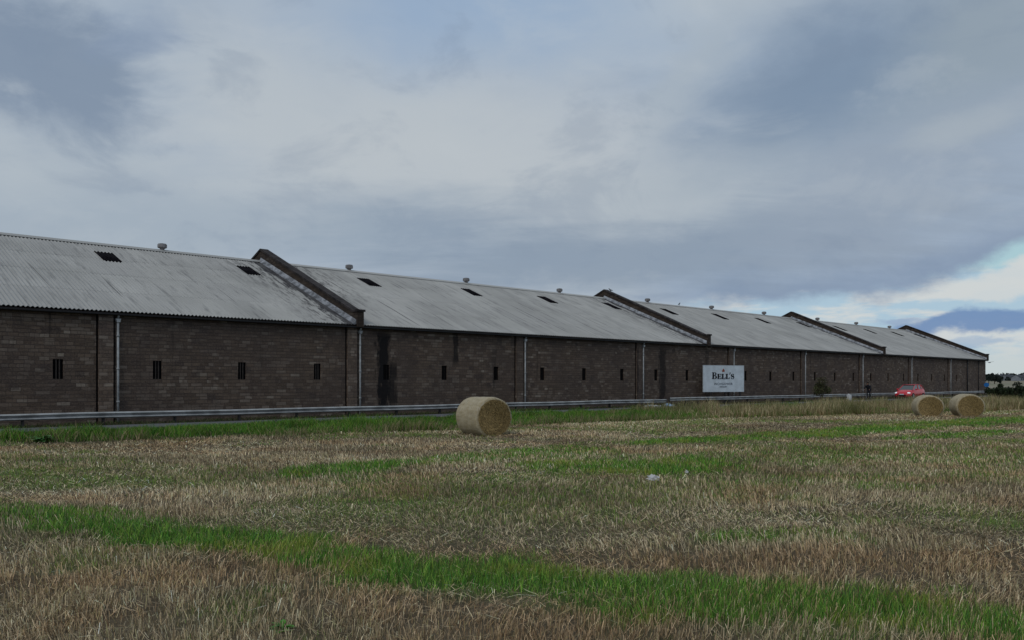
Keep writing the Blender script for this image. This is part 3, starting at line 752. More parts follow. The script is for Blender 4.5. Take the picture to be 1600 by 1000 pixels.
def bale(x, y, r, L, ang, label, squash=.95, seed=0):
    rnd = np.random.RandomState(seed)
    B = empty('straw_bale', (x, y, gz(x, y)-.03), R(ang), label, 'straw bale', 'round straw bales left on the stubble')
    hz = r*squash
    # wrap: rounded drum, axis along local x (face towards +x)
    N, K = 96, 30; vs = []
    prof = [(-L/2+.0, r-.10), (-L/2+.015, r-.05), (-L/2+.05, r-.012)] + [(-L/2+.1+(L-.2)*i/(K-7), r+.006*math.sin(i*1.9)) for i in range(K-6)] + [(L/2-.05, r-.012), (L/2-.015, r-.05), (L/2, r-.10)]
    tt = np.arange(N)/N*2*np.pi
    V = []
    for px, pr in prof:
        lump = 1+.010*np.sin(tt*3+1+px)+.007*np.sin(tt*7+px*2+seed)+.006*rnd.randn(N)*.5
        rad = pr*lump
        yy = rad*np.cos(tt)*(1.03); zz = rad*np.sin(tt)*squash
        zz = np.where(zz < -hz*.86, -hz*.86-(-hz*.86-zz)*.3, zz)
        V.append(np.stack([np.full(N, px), yy, zz], 1))
    V = np.concatenate(V); M_ = len(prof); lp = []
    for j in range(M_-1):
        i = np.arange(N); i2 = (i+1) % N
        lp.append(np.stack([j*N+i, j*N+i2, (j+1)*N+i2, (j+1)*N+i], 1).ravel())
    lp = np.concatenate(lp); o = np_mesh('net_wrap', V, lp, np.full((M_-1)*N, 4), M_net, smooth=True, parent=B); o.location = (0, 0, hz*.90)
    # straw faces: bulging discs
    for sg in (-1, 1):
        ring = V[:N] if sg < 0 else V[-N:]
        F = []; RN = 16
        for j in range(RN):
            f_ = 1-j/RN
            q = ring.copy(); q[:, 1] *= f_; q[:, 2] *= f_
            q[:, 0] = ring[:, 0]+sg*(.035*(1-f_**2)+.012*rnd.rand(N)*(f_ < .97)) - sg*.02*math.exp(-(f_/.10)**2)*2
            F.append(q)
        F = np.concatenate(F); lp = []
        for j in range(RN-1):
            i = np.arange(N); i2 = (i+1) % N
            a = [j*N+i, j*N+i2, (j+1)*N+i2, (j+1)*N+i]
            lp.append(np.stack(a if sg < 0 else a[::-1], 1).ravel())
        last = np.arange(N)+(RN-1)*N
        lp = np.concatenate(lp+[last if sg < 0 else last[::-1]])
        o = np_mesh('straw_face', F, lp, np.concatenate([np.full((RN-1)*N, 4), [N]]), M_face, smooth=False, parent=B); o.location = (0, 0, hz*.90)
        if sg > 0:
            n = 5200; rr = np.sqrt(rnd.rand(n))*(r-.09); aa = rnd.rand(n)*2*np.pi
            c = np.stack([np.full(n, L/2+.035), rr*np.cos(aa)*1.02, rr*np.sin(aa)*squash], 1)
            tx = aa+np.pi/2+rnd.randn(n)*.6; ln = rnd.uniform(.03, .10, n)
            d = np.stack([rnd.uniform(-.1, .5, n), np.cos(tx), np.sin(tx)], 1)*ln[:, None]
            wv = np.stack([np.zeros(n), -np.sin(tx), np.cos(tx)], 1)*rnd.uniform(.003, .007, n)[:, None]
            P = np.stack([c-wv, c+wv, c+d+wv*.5, c+d-wv*.5], 1).reshape(-1, 3)
            P[:, 2] = np.maximum(P[:, 2], -hz*.9)
            cc = np.array([.34, .24, .10])[None]*rnd.uniform(.2, 1.7, (n, 1))
            o2 = np_mesh('loose_straw', P, np.arange(4*n), np.full(n, 4), M_plant, cols=np.repeat(cc, 4, 0), parent=o)
            o2['kind'] = 'stuff'
P = pix(757, 680); bale(-1.03, 30.2, .76, 1.42, -55, 'nearest round straw bale, standing alone left of centre, pale netting on its side', .97, 1)
bale(22.9, 46.0, .69, 1.3, -103.5, 'far round straw bale in front of the red car, left of the pair', .93, 2)
bale(24.95, 45.8, .72, 1.3, -101, 'far round straw bale nearest the right edge, right of the pair', .93, 3)

# ------------------------------------------------------------------ blades
RS = np.random.RandomState(11)
def blades(name, P, H, Wd, dirx, diry, col, tipcol=None, blunt=False, curve=.0, label=None, parent=None, kind='stuff', cat=None):
    """P base points (n,3); H height vector part; dirx,diry horizontal reach of the tip"""
    n = len(P)
    a = RS.rand(n)*np.pi*2; wx = np.cos(a)*Wd*.5; wy = np.sin(a)*Wd*.5
    w3 = np.stack([wx, wy, np.zeros(n)], 1); tip = np.stack([dirx, diry, H], 1)
    midv = np.stack([dirx*(.5-curve), diry*(.5-curve), H*(.5+curve*.5)], 1)
    if blunt:
        V = np.stack([P-w3, P+w3, P+tip+w3*.85, P+tip-w3*.85], 1); k = 4
        lp = np.arange(4*n); sz = np.full(n, 4)
    else:
        V = np.stack([P-w3, P+w3, P+midv+w3*.75, P+midv-w3*.75, P+tip], 1); k = 5
        b = np.arange(n)[:, None]*5
        lp = np.concatenate([b+0, b+1, b+2, b+3, b+3, b+2, b+4], 1).ravel(); sz = np.tile([4, 3], n)
    C = np.repeat(col[:, None, :], k, 1)
    if tipcol is not None: C[:, 2:, :] = tipcol[:, None, :]
    o = np_mesh(name, V.reshape(-1, 3), lp, sz, M_plant, cols=np.clip(C, 0, 1).reshape(-1, 3), parent=parent)
    if kind: o['kind'] = kind
    if label: o['label'] = label
    if cat: o['category'] = cat
    return o
def scatter(dens, y0, y1, marg=.70, pad=1.5):
    """random ground points, density per m2 as a function of distance"""
    out = []; y = y0
    while y < y1:
        y2 = min(y1, y*1.08+.1); hw = marg*y2+pad; A_ = 2*hw*(y2-y); n = int(A_*dens((y+y2)/2))
        out.append(np.stack([RS.uniform(-hw, hw, n), RS.uniform(y, y2, n)], 1)); y = y2
    return np.concatenate(out)
def infield(P, m=.0):
    s, p = SPn(P[:, 0], P[:, 1]); wob = (fbm(s*.6, p*.6, 9, 3)-.5)*1.2
    return p < edge_p(s)-m+wob
def straw_cols(P, n):
    pal = np.array([[.47, .40, .26], [.37, .29, .175], [.60, .52, .37], [.25, .185, .11], [.43, .37, .25], [.33, .32, .16]])
    c = pal[RS.randint(0, len(pal), n)]*np.array([[1.22, 1.14, .97]])*RS.choice([.35, .7, 1., 1.15, 1.45], (n, 1))*RS.uniform(.8, 1.2, (n, 1))
    c = c*.78+.22*c.mean(1, keepdims=True)*np.array([[1.12, 1., .93]])
    m = fbm(P[:, 0]*.22, P[:, 1]*.35, 41, 4)[:, None]; m2 = fbm(P[:, 0]*.5, P[:, 1]*.9, 51, 4)[:, None]
    c = c*(.72+.56*sst(m, .3, .7)); c = c*(1-.22*sst(m2, .5, .7)*np.array([[.2, .7, 1.]]))
    return c
def allblades():
    # stubble stalks
    P = scatter(lambda y: 2100*(6/max(y, 4))**1.25, 4.3, 75)
    P = P[infield(P)]; gmk = green_mask(P[:, 0], P[:, 1]); P = P[RS.rand(len(P)) > gmk*.62]
    gap = sst(fbm(P[:, 0]*2.6, P[:, 1]*1.7, 101, 4), .36, .56); P = P[RS.rand(len(P)) < .42+.58*gap]
    # drill rows: pull the stalks towards lines
    ra = R(62); u = P[:, 0]*math.cos(ra)+P[:, 1]*math.sin(ra)
    v = -P[:, 0]*math.sin(ra)+P[:, 1]*math.cos(ra); v2 = np.round(v/.15)*.15+(v-np.round(v/.15)*.15)*np.clip(.5+P[:, 1]*.045, .5, 1.)
    P = np.stack([u*math.cos(ra)-v2*math.sin(ra), u*math.sin(ra)+v2*math.cos(ra)], 1)
    n = len(P); z = ground_z(P[:, 0], P[:, 1]); P3 = np.stack([P[:, 0], P[:, 1], z-.005], 1)
    fl = sst(fbm(P[:, 0]*.35, P[:, 1]*.35, 61, 4), .48, .66)      # patches flattened by wheels
    H = RS.uniform(.04, .12, n)*(1-.6*fl)*RS.choice([1, 1, .6], n)
    la = fbm(P[:, 0]*.3, P[:, 1]*.3, 71, 2)*8+RS.randn(n)*1.1; lr = H*np.abs(RS.randn(n))*(.42+.9*fl)
    c = straw_cols(P, n)
    blades('stubble', P3, H, np.maximum(.0034, P[:, 1]*.00068)*RS.uniform(.7, 1.3, n), lr*np.cos(la), lr*np.sin(la), c, c, blunt=True)
    # loose straw lying on top
    P = scatter(lambda y: 520*(6/max(y, 4))**1.35, 4.3, 55); P = P[infield(P)]
    gmk = green_mask(P[:, 0], P[:, 1]); P = P[RS.rand(len(P)) > gmk*.85]
    dens = sst(fbm(P[:, 0]*.35, P[:, 1]*.35, 61, 4), .40, .60); P = P[RS.rand(len(P)) < .3+.7*dens]
    n = len(P); z = ground_z(P[:, 0], P[:, 1]); P3 = np.stack([P[:, 0], P[:, 1], z+RS.uniform(.0, .05, n)], 1)
    a = RS.rand(n)*2*np.pi; ln = RS.uniform(.04, .15, n); c = straw_cols(P, n)*1.15
    o = blades('loose_straw', P3, RS.uniform(-.01, .05, n), np.maximum(.0034, P[:, 1]*.00062), ln*np.cos(a), ln*np.sin(a), c, c, blunt=True)
    # green regrowth
    P = scatter(lambda y: 2300*(6/max(y, 4))**1.3, 4.3, 80)
    P = P[infield(P)]; gmk = green_mask(P[:, 0], P[:, 1]); keep = RS.rand(len(P)) < gmk**1.15*.95; P = P[keep]; gk = gmk[keep]
    n = len(P); z = ground_z(P[:, 0], P[:, 1]); P3 = np.stack([P[:, 0], P[:, 1], z], 1)
    H = RS.uniform(.04, .125, n)*(.5+.7*gk); a = RS.rand(n)*2*np.pi; lr = H*RS.uniform(.1, .8, n)
    pal = np.array([[.105, .255, .03], [.15, .30, .04], [.07, .205, .035], [.22, .31, .055]])
    c = pal[RS.randint(0, 4, n)]*RS.choice([.45, .9, 1.2, 1.6], (n, 1))*RS.uniform(.8, 1.2, (n, 1))
    yel = sst(fbm(P[:, 0]*1.1, P[:, 1]*1.1, 91, 3), .55, .72)[:, None]*RS.rand(n, 1)
    c = c*(1-yel)+yel*np.array([[.36, .36, .07]])
    dul = ((1-sst(gk, .3, .75))*.55)[:, None]; c = c*(1-dul)+dul*np.array([[.26, .28, .09]])
    blades('green_grass', P3, H, np.maximum(.0045, P[:, 1]*.00072)*RS.uniform(.7, 1.3, n), lr*np.cos(a), lr*np.sin(a), c, c, curve=.12)
    # verge: short thick grass between field and road
    def vstrip(s0, s1, p0f, p1f, dens):
        A_ = (s1-s0)*12; n = int(A_*dens); s = RS.uniform(s0, s1, n); t = RS.rand(n)
        p0 = p0f(s); p1 = p1f(s); p = p0+(p1-p0)*t; keep = RS.rand(n) < (p1-p0)/12
        return s[keep], p[keep]
    def to3(s, p, dz=0):
        Xx = CW*s-SW*p; Yy = SW*s+CW*p; return np.stack([Xx, Yy, ground_z(Xx, Yy)+dz], 1)
    wobb = lambda s: (fbm(s*.5, s*0+3, 13, 4)-.5)*1.6
    s, p = vstrip(-40, 60, lambda s: edge_p(s)-.3+wobb(s), lambda s: 33.2+.5*np.sin(s*.45), 340)
    tall = fbm(s*.9, p*1.2, 15, 4); tall = sst(tall, .25, .75); n = len(s)
    keep = (RS.rand(n) < .35+.65*sst(tall, .3, .5)); s, p, tall = s[keep], p[keep], tall[keep]; n = len(s)
    H = RS.uniform(.08, .24, n)*(.3+1.35*tall)*(1-.5*sst(p, 30.6, 32.7))*(1+.5*sst(fbm(s*.35, s*0+9, 99, 3), .5, .65)); a = RS.rand(n)*2*np.pi; lr = H*RS.uniform(.1, .9, n)
    c = pal[RS.randint(0, 4, n)]*RS.uniform(.5, 1.1, (n, 1))*np.array([[.95, 1.0, .8]])*(.45+1.0*fbm(s*1.3, p*1.3, 19, 3))[:, None]
    dry = (RS.rand(n) < (.06+.5*(1-sst(p-edge_p(s), 0, 1.2)))); c[dry] = np.array([.32, .26, .14])*RS.uniform(.5, 1.2, (dry.sum(), 1))
    blades('verge_grass', to3(s, p), H, np.full(n, .02)*RS.uniform(.6, 1.3, n), lr*np.cos(a), lr*np.sin(a), c, c, curve=.12)
    # rough strip between road and wall
    s, p = vstrip(-40, 135, lambda s: 36.55+0*s, lambda s: 39.75+0*s, 150); n = len(s)
    k = RS.rand(n) < .2+.8*sst(fbm(s*.4, p*.9, 25, 4), .42, .62); s, p = s[k], p[k]; n = len(s)
    H = RS.uniform(.03, .16, n); a = RS.rand(n)*2*np.pi; c = np.where(RS.rand(n, 1) < .55, np.array([[.05, .085, .02]]), np.array([[.13, .10, .06]]))*RS.uniform(.4, 1.1, (n, 1))
    blades('roadside_grass', to3(s, p), H, np.full(n, .022), H*.5*np.cos(a), H*.5*np.sin(a), c, c)
    # tall dry grass at the right
    s, p = vstrip(35.5, 150, lambda s: edge_p(s)-.2+wobb(s), lambda s: np.minimum(33.0, edge_p(s)+7+0*s), 170); n = len(s)
    fade = sst(s, 35.5, 42); den = sst(fbm(s*1.1, p*1.1, 35, 4), .34, .62); k = RS.rand(n) < (.15+.85*den)*(.25+.75*fade); s, p, fade, den = s[k], p[k], fade[k], den[k]; n = len(s)
    H = RS.uniform(.35, .80, n)*(.4+.6*fade)*(.3+.85*den)*(.6+.8*fbm(s*.35, p*.6, 97, 3))*np.where(s > 70, .9, 1)*np.where(RS.rand(n) < .04, 1.25, 1); a = RS.rand(n)*2*np.pi; lr = H*np.abs(RS.randn(n))*.42
    pal2 = np.array([[.42, .34, .19], [.30, .23, .12], [.52, .43, .26], [.17, .12, .06], [.14, .18, .05], [.36, .31, .16]])
    c = pal2[RS.randint(0, 6, n)]*RS.uniform(.7, 1.45, (n, 1))
    gr = sst(fbm(s*.3, p*.7, 45, 3), .45, .6)[:, None]*.55; c = c*(1-gr)+gr*np.array([[.09, .12, .03]])
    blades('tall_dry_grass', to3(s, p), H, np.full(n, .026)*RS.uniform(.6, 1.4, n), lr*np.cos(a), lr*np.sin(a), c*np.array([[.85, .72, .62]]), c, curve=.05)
allblades()

# ------------------------------------------------------------------ shrubs
M_bark = plain('shrub_bark', (.05, .038, .028), .9, 0, .3, 20)
def leafcloud(name, c0_, rad, n, size, pal, parent, seed, clumps=20, low=.0):
    rs = np.random.RandomState(seed)
    cc = rs.randn(clumps, 3); cc /= np.linalg.norm(cc, axis=1)[:, None]; cc *= rs.uniform(.25, .8, (clumps, 1)); cc *= np.array(rad)
    cr = rs.uniform(.22, .5, clumps)*min(rad[0], rad[2]); k = rs.randint(0, clumps, n)
    d = rs.randn(n, 3); d /= np.linalg.norm(d, axis=1)[:, None]; P = cc[k]+d*(cr[k]*rs.rand(n)**.45)[:, None]
    P = P+np.array(c0_); P = P[P[:, 2] > low]; n = len(P); k = k[:n]
    a = rs.randn(n, 3); a /= np.linalg.norm(a, axis=1)[:, None]; b = np.cross(a, rs.randn(n, 3)); b /= np.linalg.norm(b, axis=1)[:, None]
    s = size*rs.uniform(.6, 1.4, (n, 1))
    V = np.stack([P-a*s, P+b*s*.45, P+a*s, P-b*s*.45], 1).reshape(-1, 3)
    tone = rs.uniform(.6, 1.4, clumps)
    col = np.array(pal)[rs.randint(0, len(pal), n)]*tone[k][:, None]*rs.uniform(.7, 1.3, (n, 1))
    return np_mesh(name, V, np.arange(4*n), np.full(n, 4), M_plant, cols=np.repeat(col, 4, 0), parent=parent)
def shrub(x, y, rad, h, n, size, pal, label, seed, name='shrub', cat='shrub', group=None, stem=True):
    T = empty(name, (x, y, gz(x, y)), 0, label, cat, group)
    leafcloud('foliage', (0, 0, h*.55), rad, n, size, pal, T, seed, low=.02)
    bm = bmesh.new(); rr = random.Random(seed)
    for i in range(6):
        a = rr.uniform(0, 6.28); q = Vector((math.cos(a)*rad[0]*.45, math.sin(a)*rad[1]*.45, h*.75)); m_ = q*.5+Vector((0, 0, .1))
        tube(bm, (0, 0, -.05), m_, .03, .02, 6); tube(bm, m_, q, .02, .006, 6)
    obj('stem', bm, M_bark, T)
    return T
PG = [(.05, .06, .022), (.07, .07, .03), (.04, .045, .02), (.10, .08, .045)]
shrub(29.6*.93, 79.92*.93, (.95, .8, 1.0), 2.15, 2600, .07, PG, 'dark leafy shrub by the guard rail, right of the sign board', 5)
DG = [(.018, .030, .012), (.026, .042, .016), (.014, .022, .012), (.04, .05, .02)]
for i, (px, Yd, rx, h, lb) in enumerate([
    (1560, 74, 1.5, 1.65, 'dark green bush directly right of the warehouse end, leftmost of the hedge clump'),
    (1590, 72, 2.0, 1.65, 'broad dark green bush at the right edge beyond the right-hand bale'),
    (1622, 70, 2.0, 1.7, 'dark green bush reaching in from the right edge of the picture'),
    (1655, 69, 2.0, 1.6, 'dark bush outside the right edge, last of the hedge clump')]):
    shrub((px-800)/FPX*Yd, Yd, (rx, 1.3, h*.5), h, 4200, .085, DG, lb, 20+i, 'bush', 'bush', 'bushes in a clump beyond the right-hand bales')
# dock plant in the verge
def weed(x, y, h, label, seed, pal):
    T = empty('weed_plant', (x, y, gz(x, y)), 0, label, 'weed'); rs = random.Random(seed); bm = bmesh.new()
    for i in range(34):
        a = rs.uniform(0, 6.28); l = h*rs.uniform(.5, 1.3); w_ = l*.16; d = Vector((math.cos(a), math.sin(a), 0)); e = Vector((-d.y, d.x, 0))
        up = rs.uniform(.2, .9); p0 = Vector((0, 0, 0)); p1 = d*l*.5+Vector((0, 0, l*.55*up)); p2 = d*l+Vector((0, 0, l*.5*up))
        v = [bm.verts.new(q) for q in (p0-e*w_*.2, p0+e*w_*.2, p1+e*w_, p1-e*w_, p2)]
        bm.faces.new(v[:4]); bm.faces.new((v[3], v[2], v[4]))
    obj('leaves', bm, plain('dock_leaf', pal, .6, 0, .5, 9), T)
    bm = bmesh.new(); tube(bm, (0, 0, -.02), (0.02, 0, h*.5), .012, .006, 6); obj('stem', bm, M_bark, T)
q = pix(65, 690, .05); weed(q.x, q.y, .42, 'dark broad-leaved weed in the green verge near the left edge', 3, (.07, .19, .045))
q = pix(442, 985); weed(q.x, q.y, .11, 'small bright green seedling in the straw at the bottom of the photo', 4, (.06, .2, .02))

# ------------------------------------------------------------------ litter
def bag(x, y, L, h, label, seed, c, name='plastic_bag', cat='plastic bag', z=0.):
    rs = random.Random(seed); bm = bmesh.new(); bmesh.ops.create_icosphere(bm, subdivisions=3, radius=1)
    for v in bm.verts:
        n = v.co.normalized(); f = 1+.28*math.sin(n.x*7+seed)*math.cos(n.y*6)+.18*math.sin(n.z*11+n.x*5)+rs.uniform(-.07, .07)
        v.co = Vector((n.x*L/2*f, n.y*L*.35*f, max(0, n.z*.8+.25)*h*f))
    o = obj(name, bm, plain(name+'_film', c, .35, 0, .1, 20, .5), None, False)
    o.location = (x, y, gz(x, y)+z); tag(o, label, cat); return o
q = pix(1021, 753); bag(q.x, q.y, .22, .10, 'crumpled white plastic bag lying on the stubble, right of centre', 3, (.58, .57, .57), z=.04)
q = pix(1073, 743); bag(q.x, q.y, .06, .05, 'tiny white scrap on the stubble right of the crumpled bag', 5, (.6, .6, .6), 'paper_scrap', 'litter', z=.07)
q = W(49.0, 36.7); bag(q.x, q.y, 1.1, .16, 'white rubbish sheet lying at the roadside under the guard rail', 8, (.6, .62, .64), 'rubbish', 'litter', z=.02)
q = W(50.9, 36.65); bag(q.x, q.y, .75, .2, 'pale blue and white rubbish bag under the guard rail joint', 12, (.35, .50, .68), 'rubbish', 'litter', z=.02)
q = W(79.2, 35.9); bag(q.x, q.y, .45, .55, 'small white bag standing by the road left of the cyclist', 13, (.55, .56, .56), z=.1)

# ------------------------------------------------------------------ car
M_red = plain('red_paint', (.62, .025, .045), .3, 0, .03, 2, .5)
M_glass = plain('car_glass', (.03, .045, .05), .08, 0, .1, 2, .8)
M_tyre = plain('tyre_rubber', (.015, .015, .016), .85)
M_rim = plain('wheel_alloy', (.35, .35, .36), .35, .6)
def m_lamp():
    def f(q, p):
        p.inputs['Base Color'].default_value = (.8, .82, .85, 1); p.inputs['Emission Color'].default_value = (.85, .92, 1, 1); p.inputs['Emission Strength'].default_value = .35
    return mat('lit_lamp', f)
M_lamp = m_lamp()
M_trim = plain('black_trim', (.012, .012, .013), .5)
carp = W(91.4, 34.9, .13)
CAR = empty('car', carp, ROTW+math.pi, 'small red hatchback with headlights lit, driving towards the camera along the road', 'car')
# local: +x forward, y left, z up
sections = [ # x, half width, z bottom, z shoulder(top of body), half width at shoulder
 (-1.93, .60, .42, .80, .62), (-1.86, .76, .26, .95, .72), (-1.60, .83, .20, 1.00, .77), (-1.1, .84, .18, .98, .79), (-.4, .84, .18, .95, .79),
 (.4, .84, .18, .92, .79), (.85, .84, .18, .92, .77), (1.3, .83, .19, .84, .72), (1.65, .80, .20, .74, .66), (1.85, .72, .24, .64, .58), (1.95, .56, .32, .54, .48)]
bm = bmesh.new(); rings = []
for x, hw, zb_, zs_, hs in sections:
    pts = [(0, zb_), (hw*.8, zb_), (hw, zb_+.10), (hw*1.01, (zb_+zs_)*.5), (hs, zs_-.05), (hs*.92, zs_), (hs*.5, zs_+.03), (0, zs_+.035)]
    full = pts+[(-a, b) for a, b in pts[-2:0:-1]]
    rings.append([bm.verts.new((x, a, b)) for a, b in full])
for A_, B_ in zip(rings[:-1], rings[1:]):
    n = len(A_)
    for i in range(n): bm.faces.new((A_[i], A_[(i+1) % n], B_[(i+1) % n], B_[i]))
bm.faces.new(rings[0]); bm.faces.new(rings[-1])
obj('body', bm, M_red, CAR, True)
# cabin glasshouse and roof
cab = [(-1.78, .64, .98), (-1.45, .58, 1.36), (.15, .56, 1.42), (.95, .68, .93)]
bm = bmesh.new()
def cabring(x, hb, zt_): return [(x, -hb, zt_), (x, hb, zt_)]
lo = [(-1.80, .70, .96), (1.02, .70, .90)]
vb = [bm.verts.new(c) for c in ((-1.80, -.70, .95), (-1.80, .70, .95), (1.05, .72, .89), (1.05, -.72, .89))]
vt = [bm.verts.new(c) for c in ((-1.42, -.56, 1.38), (-1.42, .56, 1.38), (.12, .56, 1.42), (.12, -.56, 1.42))]
for i in range(4): bm.faces.new((vb[i], vb[(i+1) % 4], vt[(i+1) % 4], vt[i]))
bm.faces.new(vt); bm.faces.new(vb[::-1]); obj('windows', bm, M_glass, CAR)
bm = bmesh.new()
extr(bm, [(-1.50, 1.375), (-1.40, 1.42), (-.6, 1.465), (.05, 1.455), (.22, 1.415), (.12, 1.40), (-.6, 1.41), (-1.4, 1.365)], -.58, .58)
obj('roof', bm, M_red, CAR, True)
for s in (-1, 1):
    bm = bmesh.new()
    for a, b in (((1.03, s*.72, .90), (.14, s*.565, 1.42)), ((-.35, s*.735, .93), (-.42, s*.575, 1.43)), ((-1.78, s*.70, .95), (-1.42, s*.565, 1.40)), ((-1.15, s*.72, .95), (-1.2, s*.57, 1.41))): tube(bm, a, b, .035, .03, 6)
    obj('pillar', bm, M_red, CAR)
    bm = bmesh.new(); bmesh.ops.create_uvsphere(bm, u_segments=10, v_segments=8, radius=1, matrix=Matrix.LocRotScale((.72, s*.92, .98), None, (.06, .11, .075))); obj('wing_mirror', bm, M_red, CAR, True)
    bm = bmesh.new(); bmesh.ops.create_uvsphere(bm, u_segments=12, v_segments=8, radius=1, matrix=Matrix.LocRotScale((1.74, s*.60, .61), Matrix.Rotation(s*-.5, 3, 'Z'), (.17, .16, .09))); obj('headlight', bm, M_lamp, CAR, True)
    for xx in (-1.18, 1.22):
        bm = bmesh.new(); tube(bm, (xx, s*.70, .30), (xx, s*.86, .30), .30, n=20); tw = obj('wheel', bm, M_tyre, CAR)
        bm = bmesh.new(); tube(bm, (xx, s*.861, .30), (xx, s*.872, .30), .19, n=16); obj('rim', bm, M_rim, tw)
CAR.scale = (1.08, 1.04, 1.04)
bm = bmesh.new(); box(bm, 1.90, 1.975, -.42, .42, .30, .42); obj('grille', bm, M_trim, CAR)
bm = bmesh.new(); box(bm, 1.976, 1.985, -.22, .22, .44, .53); obj('number_plate', bm, M_white, CAR)

# ------------------------------------------------------------------ cyclist and bicycle
bp = W(81.5, 35.0, .13)
BK = empty('bicycle', bp, ROTW+math.pi, 'dark bicycle being ridden along the road left of the red car', 'bicycle')
M_bike = plain('bicycle_paint', (.02, .02, .025), .4)
for xx in (-.52, .52):
    bm = bmesh.new(); n = 28
    A_ = [(xx+.34*math.cos(t), .34+.34*math.sin(t)) for t in [2*math.pi*i/n for i in range(n)]]
    for i in range(n): tube(bm, (A_[i][0], 0, A_[i][1]), (A_[(i+1) % n][0], 0, A_[(i+1) % n][1]), .02, n=6, cap=False)
    w_ = obj('wheel', bm, M_tyre, BK)
    bm = bmesh.new()
    for i in range(0, n, 2): tube(bm, (xx, 0, .34), (A_[i][0], 0, A_[i][1]), .003, n=4, cap=False)
    obj('spokes', bm, M_rim, w_)
bm = bmesh.new()
for a, b in (((-.52, .03, .34), (-.08, 0, .28)), ((-.52, -.03, .34), (-.18, 0, .80)), ((-.08, 0, .28), (-.2, 0, .88)), ((-.08, 0, .28), (.38, 0, .78)), ((-.18, 0, .78), (.36, 0, .86)), ((.36, 0, .98), (.52, 0, .34))): tube(bm, a, b, .018, n=8)
obj('frame', bm, M_bike, BK)
bm = bmesh.new(); tube(bm, (.38, -.29, 1.0), (.38, .29, 1.0), .014, n=8); tube(bm, (.38, 0, .95), (.38, 0, 1.0), .016); obj('handlebar', bm, M_bike, BK)
bm = bmesh.new(); extr(bm, [(-.36, -.08), (-.36, .08), (-.1, .03), (-.05, .0), (-.1, -.03)], .88, .92, 'z'); obj('saddle', bm, M_trim, BK)
bm = bmesh.new(); tube(bm, (-.08, -.12, .12), (-.08, -.06, .28), .012); tube(bm, (-.08, .12, .44), (-.08, .06, .28), .012); box(bm, -.14, -.02, -.22, -.11, .10, .125); box(bm, -.14, -.02, .11, .22, .435, .46); obj('pedals', bm, M_bike, BK)
def skinned(name, nodes, edges, mat_, parent, sub=1):
    me = bpy.data.meshes.new(name); me.from_pydata([n[0] for n in nodes], edges, [])
    o = link(bpy.data.objects.new(name, me)); md = o.modifiers.new('Skin', 'SKIN'); md.use_smooth_shade = True
    for i, n in enumerate(nodes):
        sv = me.skin_vertices[0].data[i]; sv.radius = n[1] if isinstance(n[1], tuple) else (n[1], n[1]); sv.use_root = (i == 0)
    ms = o.modifiers.new('Sub', 'SUBSURF'); ms.levels = sub; ms.render_levels = sub
    ev = o.evaluated_get(bpy.context.evaluated_depsgraph_get()); m2 = bpy.data.meshes.new_from_object(ev)
    bpy.data.objects.remove(o); m2.materials.clear(); m2.materials.append(mat_)
    o = link(bpy.data.objects.new(name, m2)); o.parent = parent; return o
M_cloth = plain('dark_clothing', (.014, .015, .020), .9, 0, .3, 6); M_skin = plain('skin', (.34, .19, .13), .6); M_hair = plain('dark_hair', (.02, .016, .012), .8)
PN = empty('person', bp, ROTW+math.pi, 'person in dark clothing riding a bicycle, leaning on the handlebar', 'person')
nodes = [((-.18, 0, .97), (.17, .15)), ((-.08, 0, 1.15), (.20, .17)), ((.06, 0, 1.34), (.24, .15)), ((.10, 0, 1.43), (.15, .10)), ((.13, 0, 1.51), (.055, .055)), ((.17, 0, 1.58), (.085, .08)), ((.18, 0, 1.68), (.085, .085)),
 ((.09, .23, 1.38), .085), ((.22, .29, 1.17), .06), ((.36, .25, 1.04), .04), ((.09, -.23, 1.38), .085), ((.22, -.29, 1.17), .06), ((.36, -.25, 1.04), .034),
 ((-.16, .10, .93), .10), ((.20, .13, .80), .072), ((-.04, .15, .52), .045), ((-.16, -.10, .93), .10), ((.08, -.13, .58), .068), ((-.10, -.15, .20), .045)]
ed = [(0, 1), (1, 2), (2, 3), (3, 4), (4, 5), (5, 6), (2, 7), (7, 8), (8, 9), (2, 10), (10, 11), (11, 12), (0, 13), (13, 14), (14, 15), (0, 16), (16, 17), (17, 18)]
body = skinned('body', nodes, ed, M_cloth, PN, 2)
bm = bmesh.new(); bmesh.ops.create_uvsphere(bm, u_segments=16, v_segments=12, radius=1, matrix=Matrix.LocRotScale((.205, 0, 1.625), None, (.085, .078, .11))); obj('face', bm, M_skin, PN, True)
bm = bmesh.new(); bmesh.ops.create_uvsphere(bm, u_segments=16, v_segments=12, radius=1, matrix=Matrix.LocRotScale((.18, 0, 1.68), None, (.115, .10, .10))); obj('hair', bm, M_hair, PN, True)
for s in (-1, 1):
    bm = bmesh.new(); box(bm, -.14, .10, s*.15-.045, s*.15+.045, (.465 if s > 0 else .13), (.54 if s > 0 else .205)); obj('shoe', bm, M_trim, PN)
    hn = [((.355, s*.25, 1.05), .032), ((.40, s*.25, 1.03), .035)]; he = [(0, 1)]
    for i in range(4):
        yy = s*.25+(i-1.5)*.02; b = len(hn); hn += [((.42, yy, 1.035), .010), ((.425, yy, 1.0), .009), ((.40, yy, .985), .008)]; he += [(1, b), (b, b+1), (b+1, b+2)]
    b = len(hn); hn += [((.39, s*.21, 1.02), .011), ((.385, s*.20, .99), .009)]; he += [(1, b), (b, b+1)]
    skinned('hand', hn, he, M_skin, PN, 1)

